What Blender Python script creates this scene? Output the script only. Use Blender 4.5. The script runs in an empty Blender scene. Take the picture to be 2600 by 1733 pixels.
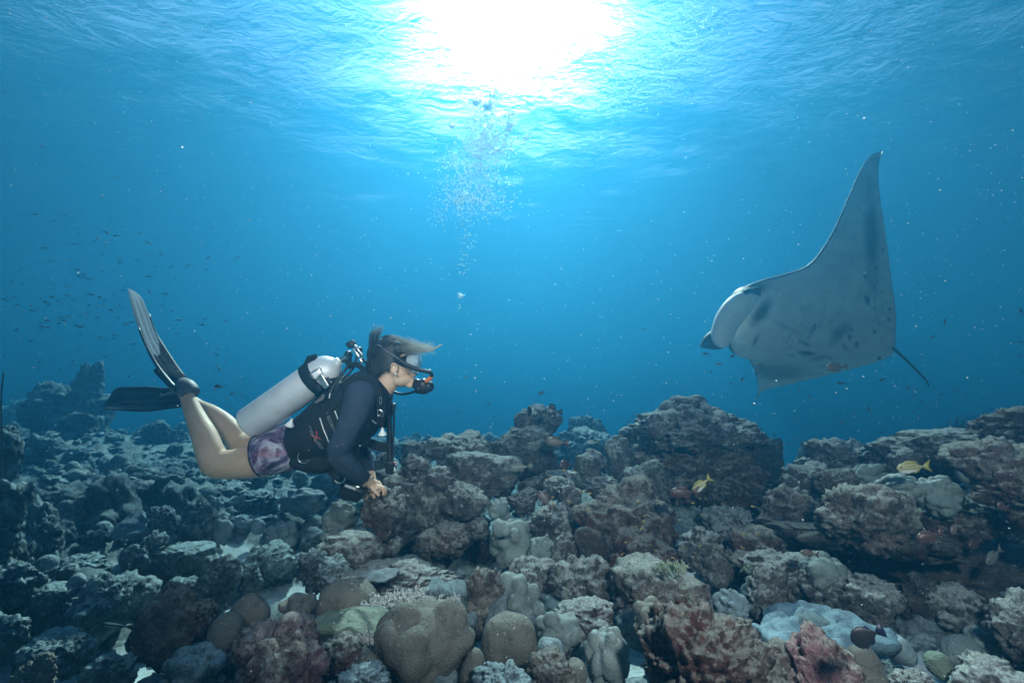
import bpy, bmesh, math, random
import numpy as np
from mathutils import Vector, Matrix
random.seed(7)
# ------------------------------------------------------------------ camera, light, exposure
sc = bpy.context.scene
COL = sc.collection
TANH = 1.125                       # half width of the view at 1 m
HOR = 1061.0                       # picture row of eye level (photograph is 2600 x 1733)
PITCH = math.atan((HOR-866.5)/1300*TANH)
cam_data = bpy.data.cameras.new("camera")
cam_data.sensor_width = 36; cam_data.lens = 18/TANH
cam_data.clip_start = 0.02; cam_data.clip_end = 400
cam = bpy.data.objects.new("camera", cam_data); COL.objects.link(cam)
cam.rotation_euler = (math.pi/2+PITCH, 0, 0)
sc.camera = cam
SUN_EL, SUN_AZ = math.radians(48.5), math.radians(-1)     # azimuth from +Y towards +X
world = bpy.data.worlds.new("World"); sc.world = world; world.use_nodes = True
wn = world.node_tree.nodes; wl = world.node_tree.links
sky = wn.new("ShaderNodeTexSky"); sky.sky_type = 'NISHITA'; sky.sun_disc = False
sky.sun_elevation = SUN_EL; sky.sun_rotation = SUN_AZ; sky.altitude = 0; sky.air_density = 1.0; sky.dust_density = 0.4
wl.new(sky.outputs[0], wn["Background"].inputs[0]); wn["Background"].inputs[1].default_value = 0.05
sd = bpy.data.lights.new("sun", 'SUN'); sd.energy = 5.0; sd.angle = math.radians(1.0); sd.color = (1, .94, .89)
sun = bpy.data.objects.new("sun", sd); COL.objects.link(sun)
sun.rotation_euler = Vector((math.sin(SUN_AZ)*math.cos(SUN_EL), math.cos(SUN_AZ)*math.cos(SUN_EL), math.sin(SUN_EL))).to_track_quat('Z', 'Y').to_euler()
# the photographer's two strobes, either side of the camera housing (their flash lights the reef and the diver)
def strobe(loc, aim, energy, col=(1, .95, .95), size=130):
    l = bpy.data.lights.new("strobe", 'SPOT'); l.energy = energy; l.spot_size = math.radians(size); l.spot_blend = 1.0
    l.shadow_soft_size = .12; l.color = col
    o = bpy.data.objects.new("strobe", l); COL.objects.link(o); o.location = loc
    o.rotation_euler = (Vector(loc)-Vector(aim)).to_track_quat('Z', 'Y').to_euler()
strobe((-.60, -.15, .60), (-.44, 2.1, .02), 42, size=58)
strobe((.80, -.15, .70), (.95, 2.2, -.20), 60, size=108)
sc.view_settings.view_transform = 'Standard'; sc.view_settings.look = 'None'
sc.view_settings.exposure = 2.34; sc.view_settings.gamma = 1.0
cy = sc.cycles
cy.use_denoising = True
try: cy.denoiser = 'OPENIMAGEDENOISE'
except Exception: pass
cy.volume_bounces = 2; cy.max_bounces = 8; cy.diffuse_bounces = 2; cy.glossy_bounces = 3; cy.transmission_bounces = 6
cy.transparent_max_bounces = 24; cy.sample_clamp_indirect = 4; cy.sample_clamp_direct = 12
cy.caustics_reflective = False; cy.caustics_refractive = False

def P(x, y, d):
    """point at depth d (m along the view axis) seen at photograph pixel x, y"""
    a = (x-1300)/1300*TANH; b = (866.5-y)/1300*TANH
    c, s = math.cos(PITCH), math.sin(PITCH)
    return Vector((a*d, d*(c-b*s), d*(s+b*c)))
def S(px, d): return px/1300*TANH*d          # pixels -> metres at depth d

# ------------------------------------------------------------------ numpy noise
def _h(i, j, k, s):
    with np.errstate(over='ignore'):
        n = (i.astype(np.uint32)*np.uint32(374761393)+j.astype(np.uint32)*np.uint32(668265263)+k.astype(np.uint32)*np.uint32(2147483647)+np.uint32(s*1013904223 & 0xffffffff))
        n = (n ^ (n >> np.uint32(13)))*np.uint32(1274126177); n = (n ^ (n >> np.uint32(16)))*np.uint32(2246822519)
        n = n ^ (n >> np.uint32(13))
    return n.astype(np.float64)/4294967295.0
def vnoise(p, s=0):
    f = np.floor(p); t = p-f; i = f.astype(np.int64); t = t*t*t*(t*(t*6-15)+10)
    r = 0
    for a in (0, 1):
        wa = t[:, 0] if a else 1-t[:, 0]
        for b in (0, 1):
            wb = t[:, 1] if b else 1-t[:, 1]
            for c in (0, 1):
                wc = t[:, 2] if c else 1-t[:, 2]
                r = r+wa*wb*wc*_h(i[:, 0]+a, i[:, 1]+b, i[:, 2]+c, s)
    return r*2-1
def fbm(p, o=4, s=0, g=.5):
    r = 0; a = 1; q = p.copy()
    for k in range(o):
        r = r+a*vnoise(q+k*17.3, s+k); a *= g; q = q*2.03
    return r
def ridged(p, o=4, s=0):
    r = 0; a = 1; q = p.copy()
    for k in range(o):
        r = r+a*(1-2*np.abs(vnoise(q+k*11.1, s+k))); a *= .5; q = q*2.1
    return r*.5
def worley(p, s=0, jit=.9):
    f = np.floor(p); i = f.astype(np.int64); t = p-f
    f1 = np.full(len(p), 9.); cid = np.zeros(len(p))
    for a in (-1, 0, 1):
        for b in (-1, 0, 1):
            for c in (-1, 0, 1):
                I, J, K = i[:, 0]+a, i[:, 1]+b, i[:, 2]+c
                hx = _h(I, J, K, s)
                d = (a+.5+(hx-.5)*jit-t[:, 0])**2+(b+.5+(_h(I, J, K, s+7)-.5)*jit-t[:, 1])**2+(c+.5+(_h(I, J, K, s+13)-.5)*jit-t[:, 2])**2
                m = d < f1; f1 = np.where(m, d, f1); cid = np.where(m, hx, cid)
    return np.sqrt(f1), cid
# ------------------------------------------------------------------ object helpers
def mesh_np(name, v, f, smooth=True):
    me = bpy.data.meshes.new(name); v = np.asarray(v, dtype=np.float32); f = np.asarray(f, dtype=np.int32); n = f.shape[1]
    me.vertices.add(len(v)); me.vertices.foreach_set("co", v.ravel())
    me.loops.add(f.size); me.loops.foreach_set("vertex_index", f.ravel())
    me.polygons.add(len(f)); me.polygons.foreach_set("loop_start", np.arange(0, f.size, n, dtype=np.int32))
    me.polygons.foreach_set("loop_total", np.full(len(f), n, dtype=np.int32))
    if smooth: me.polygons.foreach_set("use_smooth", np.ones(len(f), dtype=bool))
    me.update(calc_edges=True); me.validate()
    return me
def link(name, me, mat=None, parent=None, loc=None):
    o = bpy.data.objects.new(name, me); COL.objects.link(o)
    if mat is not None and me is not None and not me.materials: me.materials.append(mat)
    if parent is not None: o.parent = parent
    if loc is not None: o.location = loc
    return o
def tag(o, label=None, cat=None, group=None, kind=None):
    if label: o['label'] = label
    if cat: o['category'] = cat
    if group: o['group'] = group
    if kind: o['kind'] = kind
    return o
def thing(name, label, cat, loc=(0, 0, 0), group=None):
    return tag(link(name, None, loc=loc), label, cat, group)
_ico = {}
def ico(n):
    if n not in _ico:
        bm = bmesh.new(); bmesh.ops.create_icosphere(bm, subdivisions=n, radius=1)
        _ico[n] = (np.array([v.co[:] for v in bm.verts]), np.array([[v.index for v in f.verts] for f in bm.faces])); bm.free()
    return _ico[n]
# ------------------------------------------------------------------ material helper
class M:
    def __init__(s, name):
        s.m = bpy.data.materials.new(name); s.m.use_nodes = True; s.t = s.m.node_tree; s.n = s.t.nodes; s.b = s.n["Principled BSDF"]
        s.out = s.n["Material Output"]; s.tc = s.new("ShaderNodeTexCoord"); s.geo = s.new("ShaderNodeNewGeometry")
    def new(s, t, **k):
        n = s.n.new(t)
        for a, v in k.items(): setattr(n, a, v)
        return n
    def l(s, a, b): s.t.links.new(a, b)
    def set(s, k, v):
        if hasattr(v, 'links') or isinstance(v, bpy.types.NodeSocket): s.l(v, s.b.inputs[k])
        else: s.b.inputs[k].default_value = v
    def noise(s, scale, detail=4, rough=.6, dist=0, vec=None):
        n = s.new("ShaderNodeTexNoise"); n.inputs["Scale"].default_value = scale; n.inputs["Detail"].default_value = detail
        n.inputs["Roughness"].default_value = rough; n.inputs["Distortion"].default_value = dist
        s.l(vec or s.tc.outputs["Object"], n.inputs["Vector"]); return n.outputs["Fac"]
    def vor(s, scale, feat='F1', vec=None):
        n = s.new("ShaderNodeTexVoronoi", feature=feat); n.inputs["Scale"].default_value = scale
        s.l(vec or s.tc.outputs["Object"], n.inputs["Vector"]); return n.outputs["Distance"]
    def ramp(s, fac, stops, interp='LINEAR'):
        n = s.new("ShaderNodeValToRGB"); s.l(fac, n.inputs[0]); e = n.color_ramp; e.interpolation = interp
        while len(e.elements) < len(stops): e.elements.new(.5)
        for el, (p, c) in zip(e.elements, stops):
            el.position = p; el.color = (c, c, c, 1) if not hasattr(c, '__len__') else (*c, 1)
        return n.outputs[0]
    def mix(s, fac, a, b, mode='MIX'):
        n = s.new("ShaderNodeMix", data_type='RGBA', blend_type=mode)
        for sock, v in ((n.inputs[0], fac), (n.inputs[6], a), (n.inputs[7], b)):
            if isinstance(v, bpy.types.NodeSocket): s.l(v, sock)
            elif hasattr(v, '__len__'): sock.default_value = (*v, 1)
            else: sock.default_value = v
        return n.outputs[2]
    def math(s, op, a, b=0., clamp=False):
        n = s.new("ShaderNodeMath", operation=op); n.use_clamp = clamp
        for sock, v in zip(n.inputs, (a, b)):
            if isinstance(v, bpy.types.NodeSocket): s.l(v, sock)
            else: sock.default_value = v
        return n.outputs[0]
    def bump(s, h, dist=.01, strength=1., prev=None):
        n = s.new("ShaderNodeBump"); n.inputs["Distance"].default_value = dist; n.inputs["Strength"].default_value = strength
        s.l(h, n.inputs["Height"])
        if prev is not None: s.l(prev, n.inputs["Normal"])
        return n.outputs[0]
def flat(name, col, rough=.6, metal=0, var=.25, scale=30, bumpd=0.0, spec=.5):
    m = M(name); n = m.noise(scale, 4)
    m.set("Base Color", m.mix(m.ramp(n, [(.35, 0), (.7, 1)]), tuple(c*(1-var) for c in col), tuple(min(1, c*(1+var)) for c in col)))
    m.set("Roughness", rough); m.set("Metallic", metal); m.set("Specular IOR Level", spec)
    if bumpd: m.set("Normal", m.bump(n, bumpd))
    return m.m
# ------------------------------------------------------------------ water volume and surface
SURF_Z = 5.4
WATER = dict(col=(.009, .067, .130), dens=.20, abs=(.064, .257, .272), g=.65)
def box_mesh(name, lo, hi):
    x0, y0, z0 = lo; x1, y1, z1 = hi
    v = [(x0, y0, z0), (x1, y0, z0), (x1, y1, z0), (x0, y1, z0), (x0, y0, z1), (x1, y0, z1), (x1, y1, z1), (x0, y1, z1)]
    return mesh_np(name, v, [(3, 2, 1, 0), (4, 5, 6, 7), (0, 1, 5, 4), (1, 2, 6, 5), (2, 3, 7, 6), (3, 0, 4, 7)], False)
hz = bpy.data.materials.new("blue_water_volume"); hz.use_nodes = True
nt = hz.node_tree; nt.nodes.remove(nt.nodes["Principled BSDF"])
pv = nt.nodes.new("ShaderNodeVolumePrincipled")
pv.inputs["Color"].default_value = (*WATER['col'], 1); pv.inputs["Density"].default_value = WATER['dens']
pv.inputs["Absorption Color"].default_value = (*WATER['abs'], 1); pv.inputs["Anisotropy"].default_value = WATER['g']
nt.links.new(pv.outputs[0], nt.nodes["Material Output"].inputs["Volume"])
haze = link("haze", box_mesh("haze", (-60, -30, -8), (60, 75, SURF_Z-.45)), hz); tag(haze, kind='stuff')
def water_surface():
    n = 420; u = np.linspace(-1, 1, n); g = np.sign(u)*(np.abs(u)**1.8)
    X, Y = np.meshgrid(g*110, g*110+12); p = np.stack([X.ravel(), Y.ravel(), np.zeros(n*n)], 1)
    z = .035*fbm(p*np.array([.6, 1.0, 1]), 3, 5)+.03*ridged(p*np.array([1.6, 2.6, 1]), 3, 9)
    p[:, 2] = SURF_Z+np.clip(z, -.3, .3)
    i = np.arange(n*n).reshape(n, n); f = np.stack([i[:-1, :-1], i[:-1, 1:], i[1:, 1:], i[1:, :-1]], -1).reshape(-1, 4)
    m = M("rippled_water_surface")
    mp = m.new("ShaderNodeMapping"); mp.inputs["Scale"].default_value = (1, 1.5, 1); m.l(m.geo.outputs["Position"], mp.inputs[0])
    h = m.math('ADD', m.math('MULTIPLY', m.noise(1.7, 7, .60, 1.2, mp.outputs[0]), .20), m.math('MULTIPLY', m.math('MULTIPLY', m.noise(5.6, 5, .58, 1.2, mp.outputs[0]), m.ramp(m.noise(.7, 3, .6, 0, mp.outputs[0]), [(.35, .25), (.65, 1)])), .14))
    nrm = m.bump(h, 1.0, .23)
    fr = m.new("ShaderNodeFresnel"); fr.inputs[0].default_value = 1.33; m.l(nrm, fr.inputs["Normal"])
    tr = m.new("ShaderNodeBsdfTransparent"); tr.inputs[0].default_value = (1, 1, 1, 1)
    rf = m.new("ShaderNodeBsdfRefraction"); rf.inputs["IOR"].default_value = .93; rf.inputs["Roughness"].default_value = .62; m.l(nrm, rf.inputs["Normal"])
    gl = m.new("ShaderNodeBsdfGlossy"); gl.inputs["Roughness"].default_value = .12; m.l(nrm, gl.inputs["Normal"])
    m1 = m.new("ShaderNodeMixShader"); m1.inputs[0].default_value = .18; m.l(tr.outputs[0], m1.inputs[1]); rh = m.new("ShaderNodeBsdfRefraction"); rh.inputs["IOR"].default_value = .89; rh.inputs["Roughness"].default_value = .9; m.l(nrm, rh.inputs["Normal"])
    m0 = m.new("ShaderNodeMixShader"); m0.inputs[0].default_value = .40; m.l(rf.outputs[0], m0.inputs[1]); m.l(rh.outputs[0], m0.inputs[2]); m.l(m0.outputs[0], m1.inputs[2])
    m2 = m.new("ShaderNodeMixShader"); m.l(fr.outputs[0], m2.inputs[0]); m.l(m1.outputs[0], m2.inputs[1]); m.l(gl.outputs[0], m2.inputs[2])
    m.n.remove(m.b); m.l(m2.outputs[0], m.out.inputs[0])
    return tag(link("water_surface", mesh_np("water_surface", p, f), m.m), kind='structure')
water_surface()
# ------------------------------------------------------------------ reef materials
def rock_mat(name, dark, mid, pale, accent, acc_amt=.35, sed=.5, sedcol=(.34, .36, .33), sc=1.0, spots=0.0):
    m = M(name); oi = m.new("ShaderNodeObjectInfo")
    va = m.new("ShaderNodeVectorMath", operation='ADD'); m.l(m.tc.outputs["Object"], va.inputs[0])
    cx = m.new("ShaderNodeCombineXYZ"); r10 = m.math('MULTIPLY', oi.outputs["Random"], 37.)
    for i in range(3): m.l(r10, cx.inputs[i])
    m.l(cx.outputs[0], va.inputs[1]); vec = va.outputs[0]
    a = m.noise(9*sc, 9, .66, .3, vec); b = m.noise(34*sc, 7, .72, .4, vec); c = m.noise(4*sc, 5, .6, 0, vec); d = m.noise(130*sc, 4, .7, 0, vec)
    base = m.ramp(m.math('ADD', m.math('MULTIPLY', a, .55), m.math('MULTIPLY', b, .45)), [(.40, dark), (.50, mid), (.61, pale)])
    acc = m.math('MULTIPLY', m.ramp(c, [(.5-acc_amt*.3, 0), (.66-acc_amt*.2, 1)]), m.ramp(b, [(.38, 0), (.56, 1)]))
    base = m.mix(acc, base, accent)
    # grey sediment lying on the ledges
    sx = m.new("ShaderNodeSeparateXYZ"); m.l(m.geo.outputs["Normal"], sx.inputs[0])
    up = m.math('ADD', sx.outputs[2], m.math('MULTIPLY', m.math('SUBTRACT', b, .5), 2.2))
    s = m.math('MULTIPLY', m.ramp(up, [(.35, 0), (.8, 1)]), sed)
    base = m.mix(s, base, sedcol)
    v = m.vor(70*sc, vec=vec)
    base = m.mix(m.math('MULTIPLY', m.ramp(v, [(.10, 1), (.22, 0)]), m.math('MULTIPLY', m.ramp(m.noise(13*sc, 3, vec=vec), [(.5, 0), (.6, 1)]), .55+spots*.4)), base, (.42, .41, .36))
    base = m.mix(m.ramp(d, [(.35, .55), (.6, 0)]), base, tuple(x*.55 for x in dark))
    m.set("Base Color", base); m.set("Roughness", .9); m.set("Specular IOR Level", .2)
    n = m.bump(a, .08/sc, .7); n = m.bump(b, .04/sc, .9, n); n = m.bump(m.vor(46*sc, 'SMOOTH_F1', vec=vec), .018/sc, .6, n); n = m.bump(d, .010/sc, .9, n)
    m.set("Normal", n)
    return m.m
def coral_mat(name, col, pale, speck=(.5, .48, .42), sp=.6, poly=210, dark=(.03, .03, .035)):
    m = M(name); oi = m.new("ShaderNodeObjectInfo")
    va = m.new("ShaderNodeVectorMath", operation='ADD'); m.l(m.tc.outputs["Object"], va.inputs[0])
    cx = m.new("ShaderNodeCombineXYZ"); r10 = m.math('MULTIPLY', oi.outputs["Random"], 53.)
    for i in range(3): m.l(r10, cx.inputs[i])
    m.l(cx.outputs[0], va.inputs[1]); vec = va.outputs[0]
    a = m.noise(6, 6, .6, .2, vec); b = m.noise(28, 5, .65, 0, vec)
    base = m.mix(m.ramp(a, [(.38, 0), (.66, 1)]), col, pale)
    base = m.mix(m.ramp(b, [(.56, 0), (.72, .6)]), base, dark)
    v = m.vor(38, vec=vec)
    dots = m.math('MULTIPLY', m.ramp(v, [(.09, 1), (.15, 0)]), m.math('MULTIPLY', m.ramp(m.noise(8, 2, vec=vec), [(.46, 0), (.54, 1)]), sp))
    base = m.mix(dots, base, speck)
    m.set("Base Color", base); m.set("Roughness", .72); m.set("Specular IOR Level", .3)
    n = m.bump(m.noise(16, 4, .55, 0, vec), .03, .5); n = m.bump(m.vor(poly, vec=vec), .0035, .6, n); n = m.bump(b, .008, .6, n)
    m.set("Normal", n)
    return m.m
MT = dict(
    turf=rock_mat("turf_covered_rock", (.040, .036, .033), (.16, .158, .150), (.52, .545, .52), (.13, .09, .085), .12, .70, (.58, .63, .61)),
    blue=rock_mat("blue_lit_silted_rock", (.036, .050, .055), (.17, .235, .255), (.45, .60, .64), (.10, .10, .10), .05, .78, (.50, .66, .70)),  # silted turf rock with the blue underwater light put into its colours
    maroon=rock_mat("maroon_crusted_rock", (.040, .027, .025), (.13, .105, .092), (.38, .36, .32), (.16, .07, .062), .24, .55, (.48, .50, .45)),
    pink=rock_mat("pink_coralline_rock", (.06, .028, .03), (.25, .18, .18), (.70, .68, .60), (.38, .17, .21), .24, .35, (.66, .66, .56), 1.4, 1),
    purple=rock_mat("purple_crusted_rock", (.048, .038, .040), (.18, .16, .145), (.48, .48, .43), (.20, .125, .12), .10, .58, (.50, .53, .49)),
    darkrock=rock_mat("dark_and_shaded_rock", (.028, .025, .024), (.075, .068, .063), (.17, .16, .15), (.09, .045, .04), .15, .2),  # dark rock; cave, cleft and underside shade is put into this colour too
    slab=rock_mat("silted_slab_rock", (.08, .07, .062), (.16, .14, .12), (.24, .215, .19), (.13, .08, .07), .15, .30, (.26, .24, .22)),
    porites=coral_mat("brown_boulder_coral_skin", (.085, .082, .070), (.145, .142, .122)),
    grey=coral_mat("grey_green_coral_skin", (.10, .125, .12), (.19, .225, .215), sp=.3),
    bluecoral=coral_mat("slate_coral_skin", (.11, .145, .155), (.22, .28, .30), sp=.25),
    green=coral_mat("olive_plate_coral_skin", (.08, .105, .08), (.14, .175, .135), sp=.5),
    plate=coral_mat("pale_blue_plate_coral_skin", (.075, .125, .155), (.14, .215, .255), sp=.1, dark=(.05, .08, .10)),
)
def sand_mat():
    m = M("reef_floor_rubble_and_sand"); vec = m.geo.outputs["Position"]
    a = m.noise(5, 9, .66, .3, vec); b = m.noise(26, 8, .72, .4, vec); d = m.noise(110, 4, .7, 0, vec)
    rk = m.ramp(m.math('ADD', m.math('MULTIPLY', a, .5), m.math('MULTIPLY', b, .5)), [(.36, (.045, .052, .055)), (.5, (.16, .195, .205)), (.66, (.38, .46, .48))])
    at = m.new("ShaderNodeAttribute", attribute_name="sand")
    sf = m.ramp(m.math('ADD', at.outputs["Fac"], m.math('MULTIPLY', m.math('SUBTRACT', b, .5), .9)), [(.42, 0), (.6, 1)])
    sand = m.mix(d, (.33, .40, .42), (.48, .56, .58))
    m.set("Base Color", m.mix(sf, rk, sand)); m.set("Roughness", .95); m.set("Specular IOR Level", .1)
    n = m.bump(a, .05, .5); n = m.bump(b, .02, .8, n); n = m.bump(d, .004, .8, n); m.set("Normal", n)
    return m.m
# ------------------------------------------------------------------ reef floor
def billow(p, o, s):
    r = 0; a = .5; q = p+.35*np.stack([vnoise(p*1.3, s+50), vnoise(p*1.3, s+51), vnoise(p*1.3, s+52)], 1)
    for k in range(o):
        r = r+a*np.sqrt(np.abs(vnoise(q+k*9.7, s+k))); a *= .55; q = q*2.15
    return r
def sst(a, b, x):
    t = np.clip((x-a)/(b-a), 0, 1); return t*t*(3-2*t)
SANDS = [(P(345, 1655, 1.72), .26), (P(712, 1482, 2.15), .26), (P(590, 1415, 2.6), .22), (P(60, 1700, 1.55), .24), (P(150, 1640, 1.7), .12), (P(1580, 1700, 1.5), .12), (P(2450, 1700, 1.5), .22)]
def floor_h(x, y, lumps=True):
    x = np.asarray(x, float); y = np.asarray(y, float); p = np.stack([x, y, np.zeros_like(x)], -1)
    z = -.88+.07*sst(1.9, 3, y)+0*x
    z = z+.38*sst(-.1, .7, x)*np.exp(-((y-3.6)/1.0)**2)
    z = z+.30*sst(1.4, 2.8, -x)*sst(9, 5, y)
    z = z+.36*sst(3.2, 6.5, y)*sst(1.2, -1.5, x)*sst(13, 8, y)
    z = z+.15*sst(1.9, 3.5, x)
    z = z-5.2*sst(8, 24, y)-.4*sst(4.5, 8, y)*sst(-.5, 1, x)
    z = z+.10*fbm(p*.55, 3, 3)
    sand = 0*x
    for c, r in SANDS: sand = np.maximum(sand, np.exp(-(((x-c.x)**2+(y-c.y)**2)/r**2)**1.5))
    if lumps:
        k = 1-.93*sand; w, _ = worley(p*2.3+5, 4); w2, _ = worley(p*6.1, 8)
        w3, _ = worley(p*15, 18); far = .25+.15*sst(2.2, 3.2, y)+.9*sst(4.5, 9, y)
        z = z-.05+k*((.10*np.maximum(0, .62-w)+.060*np.sqrt(np.maximum(0, .75-w2))-.03)*far+.028*np.sqrt(np.maximum(0, .8-w3))+(.05+.05*sst(2, 3.2, y))*(billow(p*4.5, 5, 6)-.4))
    return z, sand
def reef_floor():
    az = np.concatenate([np.linspace(-180, -66, 40)[:-1], np.linspace(-66, 66, 620), np.linspace(66, 180, 40)[1:]])
    rr = np.concatenate([[.05], np.geomspace(.5, 58, 400)])
    A, R = np.meshgrid(np.radians(az), rr); x = np.sin(A)*R; y = np.cos(A)*R
    z, s = floor_h(x.ravel(), y.ravel()); v = np.stack([x.ravel(), y.ravel(), z], 1)
    n, m = A.shape; i = np.arange(n*m).reshape(n, m); f = np.stack([i[:-1, :-1], i[1:, :-1], i[1:, 1:], i[:-1, 1:]], -1).reshape(-1, 4)[:, ::-1]
    me = mesh_np("reef_floor", v, f); at = me.attributes.new("sand", 'FLOAT', 'POINT'); at.data.foreach_set("value", s.astype(np.float32))
    return tag(link("reef_floor", me, sand_mat()), kind='structure')
reef_floor()
# ------------------------------------------------------------------ rocks and coral heads
KP = dict(  # blobs, fbm, ridged, worley amp, worley freq, fine
    rock=(6, .18, .38, .11, 4.2, .10), rough=(8, .22, .50, .13, 5.5, .13), dome=(2, .05, .02, .03, 2.5, .004), lobe=(4, .07, .03, .02, 3.0, .008),
    knob=(4, .06, .03, .02, 5.5, .010), slab=(5, .16, .40, .09, 4.5, .05), bigknob=(3, .06, .03, .02, 4.6, .006))
def rock_verts(seed, rx, ry, rz, kind, n):
    rs = np.random.RandomState(seed); v, f = ico(n); nb, a1, a2, a3, fq, a4 = KP[kind]
    if kind in ('knob', 'lobe', 'bigknob'):
        nk, r0, r1, cc, kk, b0 = {'knob': (110, .15, .24, .80, 26, .80), 'lobe': (30, .24, .36, .70, 34, .70), 'bigknob': (40, .22, .32, .72, 22, .74)}[kind]
        rad = np.full(len(v), b0); acc = np.exp(kk*(rad-1))
        for k in range(nk):
            c = rs.normal(size=3); c *= cc*rs.uniform(.9, 1.05)/np.linalg.norm(c); s = rs.uniform(r0, r1)
            bb = v@c; disc = bb*bb-(c@c-s*s); h = np.where((disc > 0) & (bb > 0), bb+np.sqrt(np.maximum(disc, 0)), 0)
            acc = acc+np.exp(kk*(h-1))
        rad = 1+np.log(acc)/kk
    else:
        rad = np.full(len(v), .74); acc = np.exp(9*rad)
        for k in range(nb):
            c = rs.normal(size=3); c *= rs.uniform(.25, .62)/np.linalg.norm(c); s = rs.uniform(.38, .6)
            bb = v@c; disc = bb*bb-(c@c-s*s); h = np.where(disc > 0, bb+np.sqrt(np.maximum(disc, 0)), 0)
            acc = acc+np.exp(9*h)
        rad = np.log(acc/(nb+1))/9
    q = v*rad[:, None]; off = rs.uniform(0, 50, 3)
    asp = np.array([rx, ry, rz])/max(rx, rz); w = q*asp+off
    dr = a1*fbm(w*1.6, 3, seed % 97)+a2*(billow(w*3.1, 5, seed % 89)-.42)
    d1, _ = worley(w*fq, seed % 83); dr = dr+a3*(np.sqrt(np.maximum(0, .85-d1**2))-.6)
    if a4 > .01:
        d2, _ = worley(w*fq*2.7, seed % 71); dr = dr+.4*a3*(np.sqrt(np.maximum(0, .85-d2**2))-.6)
    if kind in ('knob',): pass
    dr = dr+a4*ridged(w*13, 3, seed % 61)
    if kind in ('rock', 'rough', 'slab'):
        d3, _ = worley(w*8.5, seed % 53); dr = dr-.10*np.maximum(0, .42-d3)/.42*(vnoise(w*2.2, seed % 47) > -.1)
    q = q*(1+dr/np.maximum(rad, .4))[:, None]
    if kind == 'slab': q[:, 2] = np.where(q[:, 2] > .45, .45+(q[:, 2]-.45)*.35, q[:, 2])
    lo, hi = q.min(0), q.max(0); q = (q-(lo+hi)/2)/((hi-lo)/2)
    return q*np.array([rx, ry, rz]), f
NAMES = {'rock': ('reef_rock', 'rock'), 'rough': ('reef_rock', 'rock'), 'slab': ('reef_rock', 'rock'), 'dome': ('boulder_coral', 'coral'), 'lobe': ('lobed_coral', 'coral'),
         'knob': ('knobby_coral', 'coral'), 'bigknob': ('knobby_coral', 'coral')}
GRP = {'rock': 'rocks piled on the reef', 'coral': 'hard corals growing on the reef'}
_seed = [100]
def head(kind, mat, x0, x1, y0, y1, d, label, yr=.8, dn=0.12, group=None):
    if kind in ('rock', 'rough', 'slab') and d < 5: gx, gy = (x1-x0)*.06, (y1-y0)*.06; x0 -= gx; x1 += gx; y0 -= gy; y1 += gy
    _seed[0] += 1; w = S(x1-x0, d)/2; h = S(y1-y0, d)/2*(1+dn)
    c = P((x0+x1)/2, (y0+y1)/2, d); c.z -= h-S(y1-y0, d)/2
    px = max(x1-x0, y1-y0); n = 6 if px > 280 else 5 if px > 85 else 4 if px > 36 else 3
    v, f = rock_verts(_seed[0], w, w*yr, h, kind, n)
    nm, cat = NAMES[kind]; o = link(nm, mesh_np(nm, v, f), MT[mat], loc=c)
    return tag(o, label, cat, group or GRP[cat])
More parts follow.
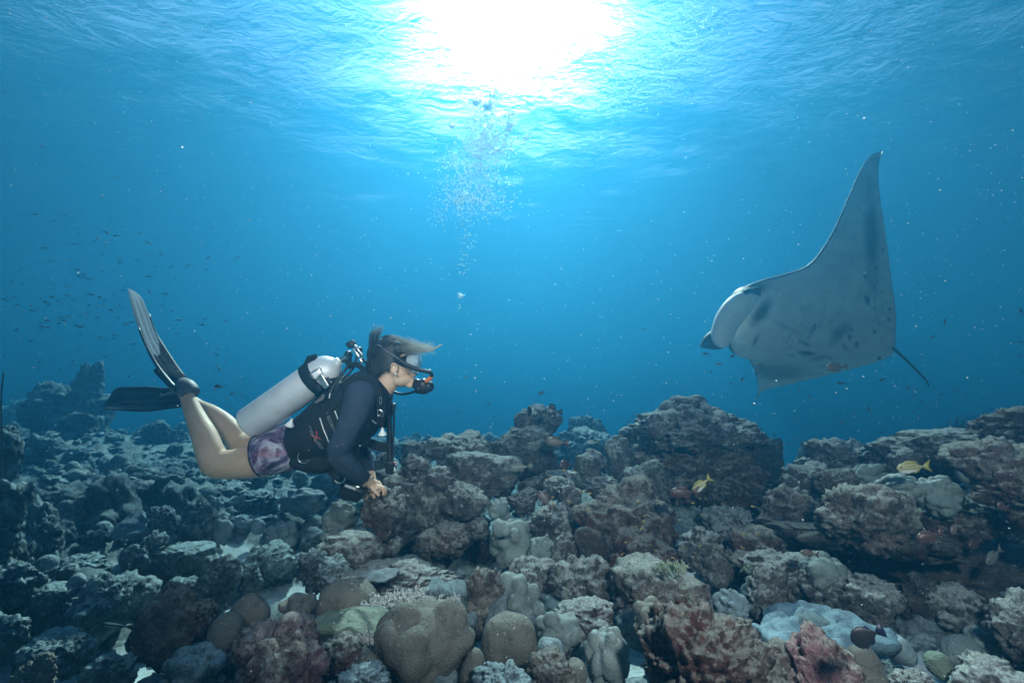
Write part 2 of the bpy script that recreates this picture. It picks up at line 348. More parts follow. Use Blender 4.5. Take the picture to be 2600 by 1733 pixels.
REEF = [
 # far left pinnacle and distant reef
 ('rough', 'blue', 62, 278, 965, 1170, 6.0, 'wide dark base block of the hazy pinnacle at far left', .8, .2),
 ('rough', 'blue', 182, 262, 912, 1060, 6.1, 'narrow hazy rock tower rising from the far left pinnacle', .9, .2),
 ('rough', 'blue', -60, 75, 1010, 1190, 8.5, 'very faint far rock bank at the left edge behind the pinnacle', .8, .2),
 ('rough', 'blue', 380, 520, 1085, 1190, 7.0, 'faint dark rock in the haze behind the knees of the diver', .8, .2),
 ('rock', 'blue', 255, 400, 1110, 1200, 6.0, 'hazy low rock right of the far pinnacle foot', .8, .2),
 # left wall
 ('rough', 'blue', -90, 52, 1084, 1260, 2.6, 'dark rock at the left edge level with the diver knees', .8, .2),
 ('rough', 'blue', -110, 58, 1225, 1450, 1.9, 'tall dark rock wall at the left edge with rough face', .8, .1),
 ('rough', 'blue', 45, 155, 1268, 1440, 2.2, 'dark upright rock just right of the left edge wall', .8, .1),
 ('rock', 'blue', 57, 124, 1105, 1172, 4.2, 'rounded hazy boulder on the slope below the pinnacle base', .8, .1),
 ('dome', 'bluecoral', 150, 208, 1170, 1248, 3.6, 'dark round coral head on the left slope under the pinnacle', .8, .1),
 ('rock', 'blue', 165, 218, 1137, 1182, 4.2, 'small crusty knoll behind the dark round coral on left slope', .8, .1),
 ('rock', 'blue', 100, 168, 1206, 1264, 3.0, 'pale pointed rock on the left slope above the dark upright rock', .8, .1),
 ('lobe', 'bluecoral', 214, 290, 1206, 1280, 3.1, 'large dim lobed coral mound on left slope', .8, .1),
 ('knob', 'blue', 290, 360, 1200, 1260, 3.6, 'cluster of hazy knobs right of the dim lobed mound', .8, .1),
 ('rock', 'blue', 196, 258, 1283, 1345, 2.6, 'cone shaped rock with rounded tip in left valley', .8, .1),
 ('rock', 'blue', 224, 294, 1328, 1372, 2.4, 'flat leaning slab stone below the cone shaped rock', .7, .1),
 ('rock', 'blue', 366, 440, 1288, 1366, 2.5, 'dark crusty rock right of the leafy blue coral', .8, .1),
 ('rough', 'blue', 322, 424, 1358, 1458, 2.2, 'dark jagged square topped rock in middle of left valley', .8, .1),
 ('rough', 'blue', 464, 540, 1274, 1378, 2.6, 'tall dark rock with pointed top left of the small blue domes', .7, .1),
 ('dome', 'bluecoral', 380, 418, 1222, 1258, 3.2, 'dark ball of coral on top of a stubby column', .9, 0),
 ('rough', 'blue', 376, 426, 1250, 1300, 3.2, 'stubby column carrying the dark coral ball', .8, .2),
 ('rock', 'blue', 414, 486, 1228, 1300, 3.3, 'silted sloping rock right of the stubby column', .8, .1),
 ('slab', 'blue', 405, 530, 1384, 1474, 2.3, 'pale flat slab with dark shadowed edge in left valley', .8, .1),
 ('rock', 'blue', 514, 616, 1410, 1520, 2.05, 'lumpy upright rock between flat slab and sand patch', .8, .1),
 ('rock', 'blue', 606, 668, 1434, 1510, 2.1, 'thin leaning rock at the left rim of the white sand patch', .6, .1),
 ('rock', 'blue', 645, 756, 1378, 1460, 2.4, 'broad silted rock just behind the white sand patch', .8, .1),
 ('dome', 'bluecoral', 638, 674, 1315, 1356, 2.8, 'small smooth egg shaped coral in the blue rubble', .9, 0),
 ('lobe', 'bluecoral', 672, 758, 1322, 1390, 2.7, 'ribbed double lobed coral right of the egg shaped coral', .8, .1),
 ('rock', 'blue', 584, 640, 1308, 1348, 2.9, 'angular block left of the egg shaped coral', .8, .1),
 ('lobe', 'bluecoral', 530, 590, 1312, 1378, 2.7, 'round lobed coral right of the tall pointed dark rock', .8, .1),
 ('knob', 'grey', 822, 908, 1268, 1360, 2.35, 'pale knobbly dome coral below the hands of the diver', .9, .1),
 ('knob', 'bluecoral', 712, 830, 1238, 1300, 2.9, 'wide ridged knobbly coral bank under the dive camera', .8, .1),
 ('rock', 'blue', 590, 700, 1246, 1302, 3.3, 'low silted rock under the near thigh of the diver', .8, .1),
 ('dome', 'bluecoral', 744, 780, 1190, 1232, 3.4, 'small round coral ball beneath the patterned shorts', .9, 0),
 ('slab', 'turf', 800, 1012, 1352, 1446, 2.2, 'dark flat rock left of the main bommie base', .8, .1),
 ('rough', 'blue', 764, 836, 1394, 1488, 2.0, 'upright blue grey rock right of the white sand patch', .7, .1),
 ('rock', 'blue', 806, 896, 1412, 1492, 1.95, 'pale silted mound beside the upright blue grey rock', .8, .1),
 ('rock', 'blue', 172, 322, 1470, 1608, 1.75, 'large dark knobbed rock left of the purple brown rock', .8, .1),
 ('dome', 'bluecoral', 178, 216, 1455, 1492, 1.8, 'small pale dome sitting on the dark knobbed rock', .9, 0),
 ('slab', 'blue', 82, 196, 1488, 1606, 1.75, 'smooth leaning plate rock near lower left corner', .7, .1),
 ('rough', 'blue', -40, 94, 1424, 1550, 1.75, 'craggy rock at left edge below the dark wall', .8, .1),
 ('dome', 'bluecoral', 90, 142, 1408, 1452, 2.0, 'smooth brownish coral lump at foot of the left wall', .9, .1),
 ('rock', 'blue', 135, 280, 1412, 1480, 2.0, 'long silted rubble ridge in left foreground', .8, .1),
 ('lobe', 'bluecoral', 308, 418, 1466, 1522, 1.95, 'low ribbed coral mound behind the purple brown rock', .8, .1),
 ('rock', 'blue', 418, 512, 1470, 1530, 2.0, 'silted low rock between ribbed mound and lumpy upright rock', .8, .1),
 ('rough', 'purple', 354, 500, 1496, 1676, 1.6, 'tall purple brown encrusted rock in left foreground', .8, .1),
 ('rock', 'purple', 466, 552, 1524, 1612, 1.65, 'purple tinged rock tucked right of the purple brown rock', .8, .1),
 ('lobe', 'blue', 408, 572, 1646, 1760, 1.4, 'dark lumpy coral rock at the bottom edge left of the pink rock', .8, .2),
 ('rough', 'blue', 226, 330, 1660, 1760, 1.4, 'low crusty rock at the bottom edge beside the sand', .8, .2),
 ('rock', 'blue', 60, 220, 1610, 1700, 1.5, 'silted rubble hump in the lower left corner', .8, .2),
 ('rough', 'porites', 36, 140, 1665, 1770, 1.3, 'dark brown leaf shaped coral stub in the bottom left corner', .5, .2),
 ('rock', 'blue', -60, 70, 1560, 1660, 1.6, 'pale blue rubble rock at left edge near the bottom', .8, .2),
 # foreground middle
 ('dome', 'porites', 530, 616, 1558, 1646, 1.5, 'smooth olive brown coral dome left of the pink rock', .9, .1),
 ('dome', 'porites', 584, 682, 1512, 1602, 1.6, 'speckled brown coral dome behind the smooth olive dome', .9, .1),
 ('rock', 'purple', 590, 700, 1590, 1700, 1.45, 'grey crusted rock leaning on the left of the pink rock', .8, .1),
 ('lobe', 'porites', 704, 812, 1508, 1575, 1.7, 'low brown coral lump behind the white tipped pink rock', .8, .1),
 ('lobe', 'porites', 700, 800, 1560, 1640, 1.5, 'dark brown folded coral right of the white tip', .8, .1),
 ('dome', 'porites', 808, 952, 1468, 1590, 1.65, 'large smooth brown coral dome with dark dimple', .9, .1),
 ('rough', 'pink', 600, 836, 1596, 1790, 1.15, 'bright pink coralline rock at the bottom edge', .8, .1),
 ('dome', 'pink', 698, 778, 1552, 1650, 1.17, 'white rounded tip of the bright pink rock', .9, .1),
 ('rock', 'purple', 790, 945, 1608, 1712, 1.35, 'pinkish rubble rock between pink rock and big brown coral', .8, .1),
 ('dome', 'porites', 893, 975, 1654, 1730, 1.28, 'dark smooth coral stub at left foot of the big brown coral', .9, .1),
 ('rock', 'blue', 835, 990, 1690, 1780, 1.2, 'pale crusty rock at the bottom edge right of the pink rock', .8, .1),
 ('lobe', 'porites', 940, 1206, 1526, 1742, 1.32, 'biggest brown lobed boulder coral with white specks in the foreground', .8, .1),
 ('dome', 'porites', 1165, 1232, 1650, 1750, 1.28, 'dark brown coral shoulder right of the biggest lobed coral', .9, .1),
 ('dome', 'porites', 1218, 1362, 1560, 1712, 1.4, 'smooth grey brown beehive shaped coral dome in the foreground', .9, .1),
 ('rough', 'purple', 1186, 1300, 1444, 1600, 1.7, 'pink and grey encrusted rock left of the pale lobed coral', .8, .1),
 ('lobe', 'grey', 1256, 1384, 1456, 1592, 1.68, 'pale grey green lobed coral leaning on a pink grey rock', .8, .1),
 ('lobe', 'grey', 1358, 1480, 1548, 1640, 1.5, 'pale multi lobed coral right of the beehive dome', .8, .1),
 ('dome', 'bluecoral', 1360, 1432, 1622, 1690, 1.4, 'pointed bluish coral knob beside the beehive dome', .9, .1),
 ('dome', 'porites', 1430, 1490, 1676, 1745, 1.3, 'smooth dark coral finger at the bottom edge', .9, .1),
 ('lobe', 'grey', 1480, 1600, 1600, 1760, 1.35, 'stack of brown grey lobes left of the big maroon foreground rock', .8, .1),
 ('rock', 'purple', 1340, 1460, 1655, 1770, 1.25, 'pale crusted rock at the bottom edge beside the dark coral finger', .8, .1),
 ('rock', 'blue', 1200, 1360, 1690, 1790, 1.2, 'dark silted rock at the bottom edge under the beehive dome', .8, .1),
 ('rock', 'turf', 1400, 1556, 1534, 1620, 1.55, 'crusted rock topping the stack of lobes', .8, .1),
 ('rock', 'turf', 884, 1160, 1426, 1512, 1.95, 'long flat rubble rock behind the branching coral', .7, .1),
 ('rock', 'turf', 1292, 1420, 1420, 1520, 1.95, 'pale rubble rock behind the pale lobed coral', .8, .1),
 ('rough', 'turf', 1400, 1556, 1416, 1540, 1.85, 'broad crumbly rock left of the round turf covered rock', .8, .1),
 ('rock', 'purple', 1572, 1796, 1430, 1575, 1.7, 'round maroon rock with turf tuft in mid foreground', .8, .1),
 ('lobe', 'porites', 1607, 1718, 1522, 1612, 1.5, 'dark lobed coral in the dip above the big maroon foreground rock', .8, .1),
 ('rough', 'maroon', 1640, 1968, 1538, 1810, 1.2, 'biggest maroon encrusted rock at the bottom edge, right of centre', .8, .1),
 ('rough', 'pink', 1990, 2160, 1604, 1790, 1.22, 'pale pink crusted rock at the bottom edge below the plate coral', .8, .1),
 ('rock', 'purple', 1900, 2030, 1640, 1790, 1.25, 'maroon rock wedged between two pink rocks at the bottom edge', .8, .1),
 ('dome', 'porites', 2143, 2250, 1640, 1780, 1.25, 'smooth speckled brown dome at the bottom edge below the dark blue fish', .9, .1),
 ('knob', 'bluecoral', 1812, 1906, 1498, 1568, 1.7, 'small grey brain like coral left of the plate coral', .9, .1),
 ('rough', 'turf', 1895, 1998, 1436, 1560, 1.75, 'crusty slope rock behind the left end of the plate coral', .8, .1),
 ('rock', 'turf', 2126, 2280, 1468, 1575, 1.75, 'pale rubble rock behind the right end of the plate coral', .8, .1),
 ('rough', 'darkrock', 2272, 2390, 1466, 1590, 1.8, 'dark maroon rock at the foot of the cave floor', .8, .1),
 ('rock', 'turf', 2356, 2528, 1486, 1620, 1.75, 'broad pale grey rock at the right below the cave', .8, .1),
 ('rough', 'turf', 2524, 2680, 1514, 1670, 1.5, 'tall pale rock at the right edge near the bottom', .8, .1),
 ('dome', 'grey', 2398, 2486, 1614, 1692, 1.5, 'round greyish coral head at lower right', .9, .1),
 ('dome', 'green', 2356, 2418, 1658, 1714, 1.4, 'small olive coral ball at lower right', .9, .1),
 ('dome', 'bluecoral', 2254, 2316, 1614, 1676, 1.5, 'slate coral knob right of the dark blue fish', .9, .1),
 ('rock', 'turf', 2420, 2600, 1680, 1790, 1.3, 'pale rubble rock in the bottom right corner', .8, .1),
 ('rock', 'turf', 2250, 2380, 1700, 1790, 1.3, 'low pale rock on the bottom edge right of the speckled dome', .8, .1),
 ('lobe', 'grey', 2460, 2545, 1590, 1660, 1.6, 'pale lobed coral lump left of the tall right edge rock', .8, .1),
 # centre bommie
 ('rock', 'turf', 920, 1030, 1240, 1350, 2.16, 'rough rock directly under the hands of the diver', .8, .1),
 ('rock', 'turf', 1074, 1256, 1096, 1180, 3.0, 'rough rounded summit rock of the main bommie', .8, .2),
 ('rock', 'turf', 1018, 1096, 1120, 1170, 2.9, 'low rock left of the bommie summit', .8, .2),
 ('slab', 'turf', 1122, 1320, 1150, 1262, 2.75, 'big sloping slab on the right flank of the main bommie', .8, .1),
 ('rock', 'turf', 1008, 1098, 1155, 1235, 2.45, 'brown rounded boulder just right of the hanging hoses', .8, .2),
 ('rock', 'turf', 940, 990, 1150, 1212, 2.7, 'small boulder seen behind the hoses of the diver', .8, .2),
 ('rock', 'turf', 1086, 1152, 1184, 1230, 2.4, 'pale stone in front of the big sloping slab', .8, .2),
 ('slab', 'turf', 930, 1160, 1200, 1375, 2.5, 'long crumbling front ledge of the main bommie', .7, .1),
 ('rough', 'turf', 1040, 1240, 1228, 1415, 2.5, 'massive rough core block of the main bommie', .7, .05),
 ('rock', 'turf', 1120, 1240, 1225, 1310, 2.35, 'jutting ledge rock in the middle of the main bommie', .7, .1),
 ('rough', 'purple', 1060, 1190, 1330, 1410, 2.25, 'pinkish lower lip rock of the main bommie', .8, .0),
 ('lobe', 'grey', 1242, 1350, 1318, 1430, 2.2, 'pale rounded coral lump at the right foot of the main bommie', .8, .1),
 ('dome', 'grey', 1248, 1296, 1318, 1362, 2.12, 'smooth pale coral bulb on top of the rounded lump', .9, 0),
 ('rock', 'grey', 1240, 1294, 1266, 1322, 2.4, 'small pointed pale rock above the rounded coral lump', .8, .1),
 ('rock', 'turf', 1334, 1462, 1280, 1372, 2.4, 'whitish tilted slab rock left of the big maroon boulder', .8, .1),
 ('rock', 'turf', 1292, 1370, 1240, 1300, 2.6, 'pale square rock left of the small red fish', .8, .1),
 ('rock', 'turf', 1380, 1474, 1210, 1262, 2.6, 'grey rounded rock right of the small red fish', .8, .1),
 ('slab', 'turf', 1322, 1480, 1194, 1250, 2.9, 'long flat rock behind the small red fish', .8, .1),
 ('rock', 'turf', 1420, 1474, 1232, 1284, 2.5, 'small dark rock beside the big maroon boulder top', .8, .1),
 ('rock', 'maroon', 1460, 1696, 1216, 1390, 2.3, 'big round maroon boulder with pale turf cap in the centre', .8, .1),
 ('rock', 'maroon', 1536, 1716, 1350, 1440, 2.15, 'dark undercut base below the big round maroon boulder', .8, .1),
 ('dome', 'darkrock', 1456, 1546, 1336, 1430, 2.1, 'smooth dark coral plate below left of the maroon boulder', .7, .1),
 ('rock', 'turf', 1402, 1462, 1354, 1430, 2.1, 'rounded grey stone left of the smooth dark plate', .8, .1),
 ('rock', 'grey', 1340, 1416, 1362, 1428, 2.15, 'pale wedge stone between rounded lump and grey stone', .8, .1),
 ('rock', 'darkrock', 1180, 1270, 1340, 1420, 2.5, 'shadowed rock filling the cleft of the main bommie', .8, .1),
 # stacked rocks behind
 ('rock', 'bluecoral', 1346, 1386, 1026, 1058, 3.1, 'small cap stone on top of the stacked rocks', .8, .1),
 ('rock', 'turf', 1310, 1424, 1036, 1108, 3.1, 'upper flat topped rock of the stack behind the bommie', .8, .1),
 ('rock', 'turf', 1264, 1402, 1080, 1146, 3.0, 'middle rock of the stack behind the bommie', .8, .1),
 ('slab', 'darkrock', 1238, 1408, 1122, 1212, 3.0, 'dark bottom rock of the stack behind the bommie', .8, .1),
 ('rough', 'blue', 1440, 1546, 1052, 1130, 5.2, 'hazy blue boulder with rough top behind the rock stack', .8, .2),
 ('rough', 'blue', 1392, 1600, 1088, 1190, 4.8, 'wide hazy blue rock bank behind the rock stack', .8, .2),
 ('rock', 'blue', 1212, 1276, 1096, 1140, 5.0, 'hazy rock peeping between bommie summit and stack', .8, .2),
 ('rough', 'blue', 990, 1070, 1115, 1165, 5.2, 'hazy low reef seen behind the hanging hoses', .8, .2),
 ('rock', 'turf', 1576, 1650, 1080, 1130, 3.4, 'dark cap rock left of the tall knobbly topped mound', .8, .1),
 ('lobe', 'turf', 1456, 1534, 1138, 1220, 2.9, 'upright fist shaped rock in the gap left of the mound', .8, .1),
 ('lobe', 'turf', 1530, 1612, 1104, 1205, 3.1, 'grooved leaning rock against the left side of the mound', .8, .1),
 ('rock', 'turf', 1482, 1574, 1210, 1256, 2.8, 'sloping rock above the big round maroon boulder', .8, .1),
 ('rock', 'turf', 1570, 1700, 1170, 1290, 2.8, 'shoulder rock below the left side of the tall mound', .8, .1),
 # tall mound with coral cap
 ('rough', 'maroon', 1610, 1935, 1085, 1290, 3.05, 'tall broad maroon mound carrying the knobbly coral cap', .8, .1),
 ('knob', 'turf', 1650, 1862, 1002, 1190, 3.2, 'knobbly coral cap crowning the tall maroon mound', .8, .1),
 ('rough', 'turf', 1620, 1930, 1046, 1150, 3.05, 'spreading rugged skirt below the knobbly coral cap', .7, 0),
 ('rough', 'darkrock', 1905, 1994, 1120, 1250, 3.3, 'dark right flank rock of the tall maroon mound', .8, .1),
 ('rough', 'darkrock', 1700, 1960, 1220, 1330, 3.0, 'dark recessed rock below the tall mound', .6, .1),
 ('rough', 'maroon', 1908, 2080, 1236, 1380, 2.35, 'maroon ridge rock right of the yellow tailed fish pair', .8, .1),
 ('rock', 'turf', 1726, 1838, 1342, 1460, 2.05, 'pointed rock with white ridge above the round maroon rock', .8, .1),
 ('rock', 'turf', 1790, 1920, 1290, 1390, 2.5, 'low crusted rock in front of the dark recess', .8, .1),
 ('rough', 'maroon', 1830, 2010, 1340, 1450, 2.2, 'long maroon slope below the ridge rock', .8, .1),
 # right reef
 ('rough', 'turf', 2052, 2230, 1116, 1220, 2.9, 'crumbly mound between the open water gap and right shelf', .8, .1),
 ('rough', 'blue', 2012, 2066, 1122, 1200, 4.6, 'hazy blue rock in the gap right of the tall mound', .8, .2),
 ('rock', 'turf', 1984, 2104, 1176, 1270, 2.6, 'dark grooved rock left of the crumbly mound', .8, .1),
 ('rough', 'purple', 2080, 2178, 1190, 1262, 2.4, 'pink flecked rough rock in front of the crumbly mound', .8, .1),
 ('lobe', 'grey', 2162, 2248, 1176, 1240, 2.4, 'round pale green lobed coral below the yellow fish', .8, .1),
 ('rough', 'purple', 2094, 2320, 1234, 1385, 1.95, 'big pale green topped shelf rock with maroon and orange face', .8, .1),
 ('lobe', 'grey', 2234, 2340, 1200, 1266, 2.05, 'pale lobed coral cluster on the shelf under the yellow fish', .8, .1),
 ('knob', 'grey', 2328, 2438, 1206, 1306, 2.0, 'blue grey ribbed coral on the shelf right of the yellow fish', .8, .1),
 ('slab', 'turf', 2232, 2510, 1092, 1200, 2.6, 'long sloping rock ledge rising behind the yellow fish', .8, .2),
 ('rough', 'purple', 2432, 2660, 1114, 1260, 1.95, 'large knobbed rock at the right edge with pink patch', .8, .1),
 ('rough', 'maroon', 2486, 2660, 1036, 1140, 2.4, 'highest dark rock peak at the right edge', .8, .1),
 ('dome', 'grey', 2432, 2518, 1160, 1225, 1.95, 'pale rounded coral knob on the large knobbed right rock', .8, .1),
 ('rough', 'maroon', 2500, 2690, 1190, 1330, 1.8, 'dark red encrusted rock at the right edge', .8, .1),
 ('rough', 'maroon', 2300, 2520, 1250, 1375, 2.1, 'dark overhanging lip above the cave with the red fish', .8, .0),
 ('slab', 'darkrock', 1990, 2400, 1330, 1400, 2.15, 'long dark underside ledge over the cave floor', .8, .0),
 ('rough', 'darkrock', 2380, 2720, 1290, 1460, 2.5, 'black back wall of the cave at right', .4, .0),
 ('slab', 'slab', 2120, 2640, 1385, 1520, 2.25, 'wide dull grey slab forming the cave floor', .5, .0),
 ('rough', 'turf', 1990, 2160, 1420, 1545, 1.85, 'rubble block right of the lobed coral mound', .8, .1),
 ('rough', 'turf', 1882, 2060, 1400, 1510, 1.95, 'pale rock mound with green lobed coral on its crest', .8, .1),
 ('lobe', 'grey', 2030, 2150, 1402, 1500, 1.85, 'wavy pale green coral on the crest of the pale mound', .8, .1),
 ('slab', 'slab', 1870, 2120, 1392, 1450, 2.2, 'broad dull plate behind the pale rock mound', .7, .0),
]
for r in REEF:
    if r[2] is None: continue
    head(*r)

# ------------------------------------------------------------------ loose rubble: medium heads as things, small stones as one mass
def hz_at(x, y): return float(floor_h([x], [y])[0][0])
rs = np.random.RandomState(11)
variants = {}
for kind, mat, k in (('rock', 'blue', 7), ('rough', 'blue', 5), ('lobe', 'bluecoral', 4), ('dome', 'bluecoral', 3), ('knob', 'bluecoral', 3)):
    variants[kind] = []
    for i in range(k):
        v, f = rock_verts(900+i*7+len(kind), 1, .7+.1*(i % 4), .65+.12*(i % 4), kind, 4); v = v+np.array([0, 0, .35])
        me = mesh_np("small_"+NAMES[kind][0], v, f); me.materials.append(MT[mat]); variants[kind].append(me)
kinds = ['rock']*8+['rough']*8+['lobe']*3+['dome']*2+['knob']*4
LB = {'rock': 'one of many small silted rocks lying in the blue rubble valley', 'rough': 'one of many small craggy rocks lying in the blue rubble valley',
      'lobe': 'one of many small lobed coral heads growing in the blue rubble valley', 'dome': 'one of many small round coral balls growing in the blue rubble valley',
      'knob': 'one of many small knobbly coral heads growing in the blue rubble valley'}
GL = {'rock': 'small silted rocks in the rubble valley', 'rough': 'small craggy rocks in the rubble valley', 'lobe': 'small lobed corals in the rubble valley',
      'dome': 'small coral balls in the rubble valley', 'knob': 'small knobbly corals in the rubble valley'}
cand = []
while len(cand) < 760:
    d = 1.5*(9.5/1.5)**rs.uniform(); a = rs.uniform(-1.3, 1.05); x, y = a*d, d*.99
    if a > -.12 and (y > 2.0 or rs.uniform() < .3): continue
    sn = floor_h([x], [y], False)[1][0]
    if sn > .16: continue
    s = rs.choice([.035, .05, .07, .10, .14], p=[.25, .3, .25, .14, .06])*(1+.08*d)
    cand.append((x, y, s))
LBs = {}
cand.sort(key=lambda c: -c[2]/c[1]); nr = 0; JV, JF, jn = [], [], 0
for x, y, s in cand:
    k = kinds[rs.randint(len(kinds))]
    if k in ('lobe', 'dome') : s = min(s, .075)
    me = variants[k][rs.randint(len(variants[k]))]; tz = rs.uniform(.75, 1.6); rz = rs.uniform(0, 6.3); rx, ry = rs.uniform(-.3, .3), rs.uniform(-.3, .3); z = hz_at(x, y)-.15*s
    if k in ('rock', 'rough'):
        nr += 1
        if nr > 185:
            vv = np.empty(len(me.vertices)*3, dtype=np.float32); me.vertices.foreach_get("co", vv); ff = np.empty(len(me.polygons)*3, dtype=np.int32); me.polygons.foreach_get("vertices", ff)
            c, q = math.cos(rz), math.sin(rz); vv = vv.reshape(-1, 3)*np.array([s, s, s*tz]); vv = np.stack([vv[:, 0]*c-vv[:, 1]*q+x, vv[:, 0]*q+vv[:, 1]*c+y, vv[:, 2]+z], 1); JV.append(vv); JF.append(ff.reshape(-1, 3)+jn); jn += len(vv); continue
    o = link(NAMES[k][0], me, loc=(x, y, z)); o.scale = (s, s, s*tz); o.rotation_euler = (rx, ry, rz)
    zone = ('in the near foreground' if y < 2.2 else 'in the middle distance' if y < 3.8 else 'far back in the haze')+(' at far left' if x < -.75*y else ' on the left' if x < -.35*y else ' below the diver' if x < -.02*y else ' towards the right')
    tag(o, LB[k].replace('lying in the blue rubble valley', zone).replace('growing in the blue rubble valley', zone), NAMES[k][1], GL[k])
tag(link("scattered_small_rocks", mesh_np("scattered_small_rocks", np.concatenate(JV), np.concatenate(JF)), MT['blue']), kind='stuff')
for i in range(22):
    t = rs.uniform(); xx = 1655+t*195+rs.normal()*5; top = 1004+abs(t-.45)**1.1*95; yy = top+rs.uniform(6, 60); w = rs.uniform(17, 30)
    head('knob' if i % 2 else 'dome', 'turf', xx-w, xx+w, yy-w*.8, yy+w*.9, 3.0-.002*(yy-1004)+rs.uniform(-.05, .05), 'one of the rounded coral knobs clustered on top of the tall mound', .9, .1, 'coral knobs capping the tall mound')
def rubble():
    V, F, n0 = [], [], 0; bv, bf = ico(2)
    protos = []
    for i in range(8):
        r = np.random.RandomState(i); p = bv*(1+.55*fbm(bv*1.7+i*9, 2, i)[:, None])*np.array([1, r.uniform(.6, 1), r.uniform(.45, .9)]); protos.append(p)
    n = 5200; d = 1.2*(6.5/1.2)**rs.uniform(size=n); a = rs.uniform(-1.35, 1.35, n); x, y = a*d, d
    z, s = floor_h(x, y)
    for i in range(n):
        if s[i] > .5 and rs.uniform() > .12: continue
        sz = rs.uniform(.009, .032)*(1+.12*d[i]); t = rs.uniform(0, 6.28); c, q = math.cos(t), math.sin(t)
        p = protos[i % 8]*sz; p = np.stack([p[:, 0]*c-p[:, 1]*q, p[:, 0]*q+p[:, 1]*c, p[:, 2]], 1)+np.array([x[i], y[i], z[i]+sz*.2])
        V.append(p); F.append(bf+n0); n0 += len(p)
    return tag(link("coral_rubble", mesh_np("coral_rubble", np.concatenate(V), np.concatenate(F)), MT['blue']), kind='stuff')
rubble()
# ------------------------------------------------------------------ diver
from mathutils.bvhtree import BVHTree
VIEW = Vector((0, math.cos(PITCH), math.sin(PITCH)))
RIGHT = Vector((1, 0, 0)); UPV = Vector((0, -math.sin(PITCH), math.cos(PITCH)))
DD = 2.1
def Q(x, y, dz=0): return P(x, y, DD+dz)
def catmull(pts, n):
    pts = [np.array(p, float) for p in pts]; out = []
    for i in range(len(pts)-1):
        p0 = pts[max(i-1, 0)]; p1 = pts[i]; p2 = pts[i+1]; p3 = pts[min(i+2, len(pts)-1)]
        for k in range(n):
            t = k/n; out.append(.5*((2*p1)+(-p0+p2)*t+(2*p0-5*p1+4*p2-p3)*t*t+(-p0+3*p1-3*p2+p3)*t**3))
    out.append(pts[-1]); return np.array(out)
def rings(path, ra, rb, ns=20, cap=True, ref=None, sq=1.0):
    """tube of elliptical rings; ra in the picture plane, rb along the view"""
    path = np.asarray(path); n = len(path); T = np.gradient(path, axis=0); V, F = [], []; ref = np.array(ref if ref is not None else VIEW)
    a = np.linspace(0, 2*math.pi, ns, endpoint=False); ca, sa = np.cos(a), np.sin(a)
    if sq != 1.0: ca, sa = np.sign(ca)*np.abs(ca)**sq, np.sign(sa)*np.abs(sa)**sq
    for i in range(n):
        t = T[i]/max(1e-9, np.linalg.norm(T[i])); e1 = np.cross(t, ref); l = np.linalg.norm(e1); e1 = e1/l if l > 1e-3 else np.array(RIGHT); e2 = np.cross(e1, t)
        V.append(path[i]+np.outer(ca*ra[i], e1)+np.outer(sa*rb[i], e2))
    V = np.concatenate(V)
    for i in range(n-1):
        for j in range(ns):
            k = (j+1) % ns; F += [(i*ns+j, i*ns+k, (i+1)*ns+k), (i*ns+j, (i+1)*ns+k, (i+1)*ns+j)]
    if cap:
        V = np.concatenate([V, [path[0]], [path[-1]]]); c0, c1 = len(V)-2, len(V)-1
        for j in range(ns):
            k = (j+1) % ns; F.append((c0, k, j)); F.append((c1, (n-1)*ns+j, (n-1)*ns+k))
    return V, np.array(F)
def loft(secs, n=6, ns=20, round_end=(True, True), base=DD, sq=1.0):
    """secs: (x, y, dz, half width px, depth radius m)"""
    A = np.array([[*P(s[0], s[1], base+s[2]), S(s[3], base+s[2]), s[4]] for s in secs]); C = catmull(A, n)
    if round_end[0]:
        t = C[0, :3]-C[1, :3]; t /= np.linalg.norm(t); r = min(C[0, 3], C[0, 4]); ext = [np.r_[C[0, :3]+t*r*math.sin(u), C[0, 3]*math.cos(u), C[0, 4]*math.cos(u)] for u in (1.35, 1.0, .6, .3)]; C = np.vstack([ext, C])
    if round_end[1]:
        t = C[-1, :3]-C[-2, :3]; t /= np.linalg.norm(t); r = min(C[-1, 3], C[-1, 4]); ext = [np.r_[C[-1, :3]+t*r*math.sin(u), C[-1, 3]*math.cos(u), C[-1, 4]*math.cos(u)] for u in (.3, .6, 1.0, 1.35)]; C = np.vstack([C, ext])
    return rings(C[:, :3], C[:, 3], C[:, 4], ns, sq=sq)
def ell(x, y, rx, ry, dz, rd, rot=0, base=DD, n=3):
    v, f = ico(n); c, s = math.cos(rot), math.sin(rot); a, b, w = v[:, 0]*S(rx, base+dz), v[:, 2]*S(ry, base+dz), v[:, 1]*rd
    a, b = a*c-b*s, a*s+b*c
    return np.outer(a, RIGHT)+np.outer(b, UPV)+np.outer(w, VIEW)+np.array(P(x, y, base+dz)), f
def tube(pts, r, n=6, ns=8, r1=None):
    C = catmull(pts, n); k = len(C); rr = np.linspace(r, r1 if r1 is not None else r, k)
    return rings(C, rr, rr, ns)
def join(parts):
    V, F, n = [], [], 0
    for v, f in parts: V.append(v); F.append(np.asarray(f)+n); n += len(v)
    return np.concatenate(V), np.concatenate(F)
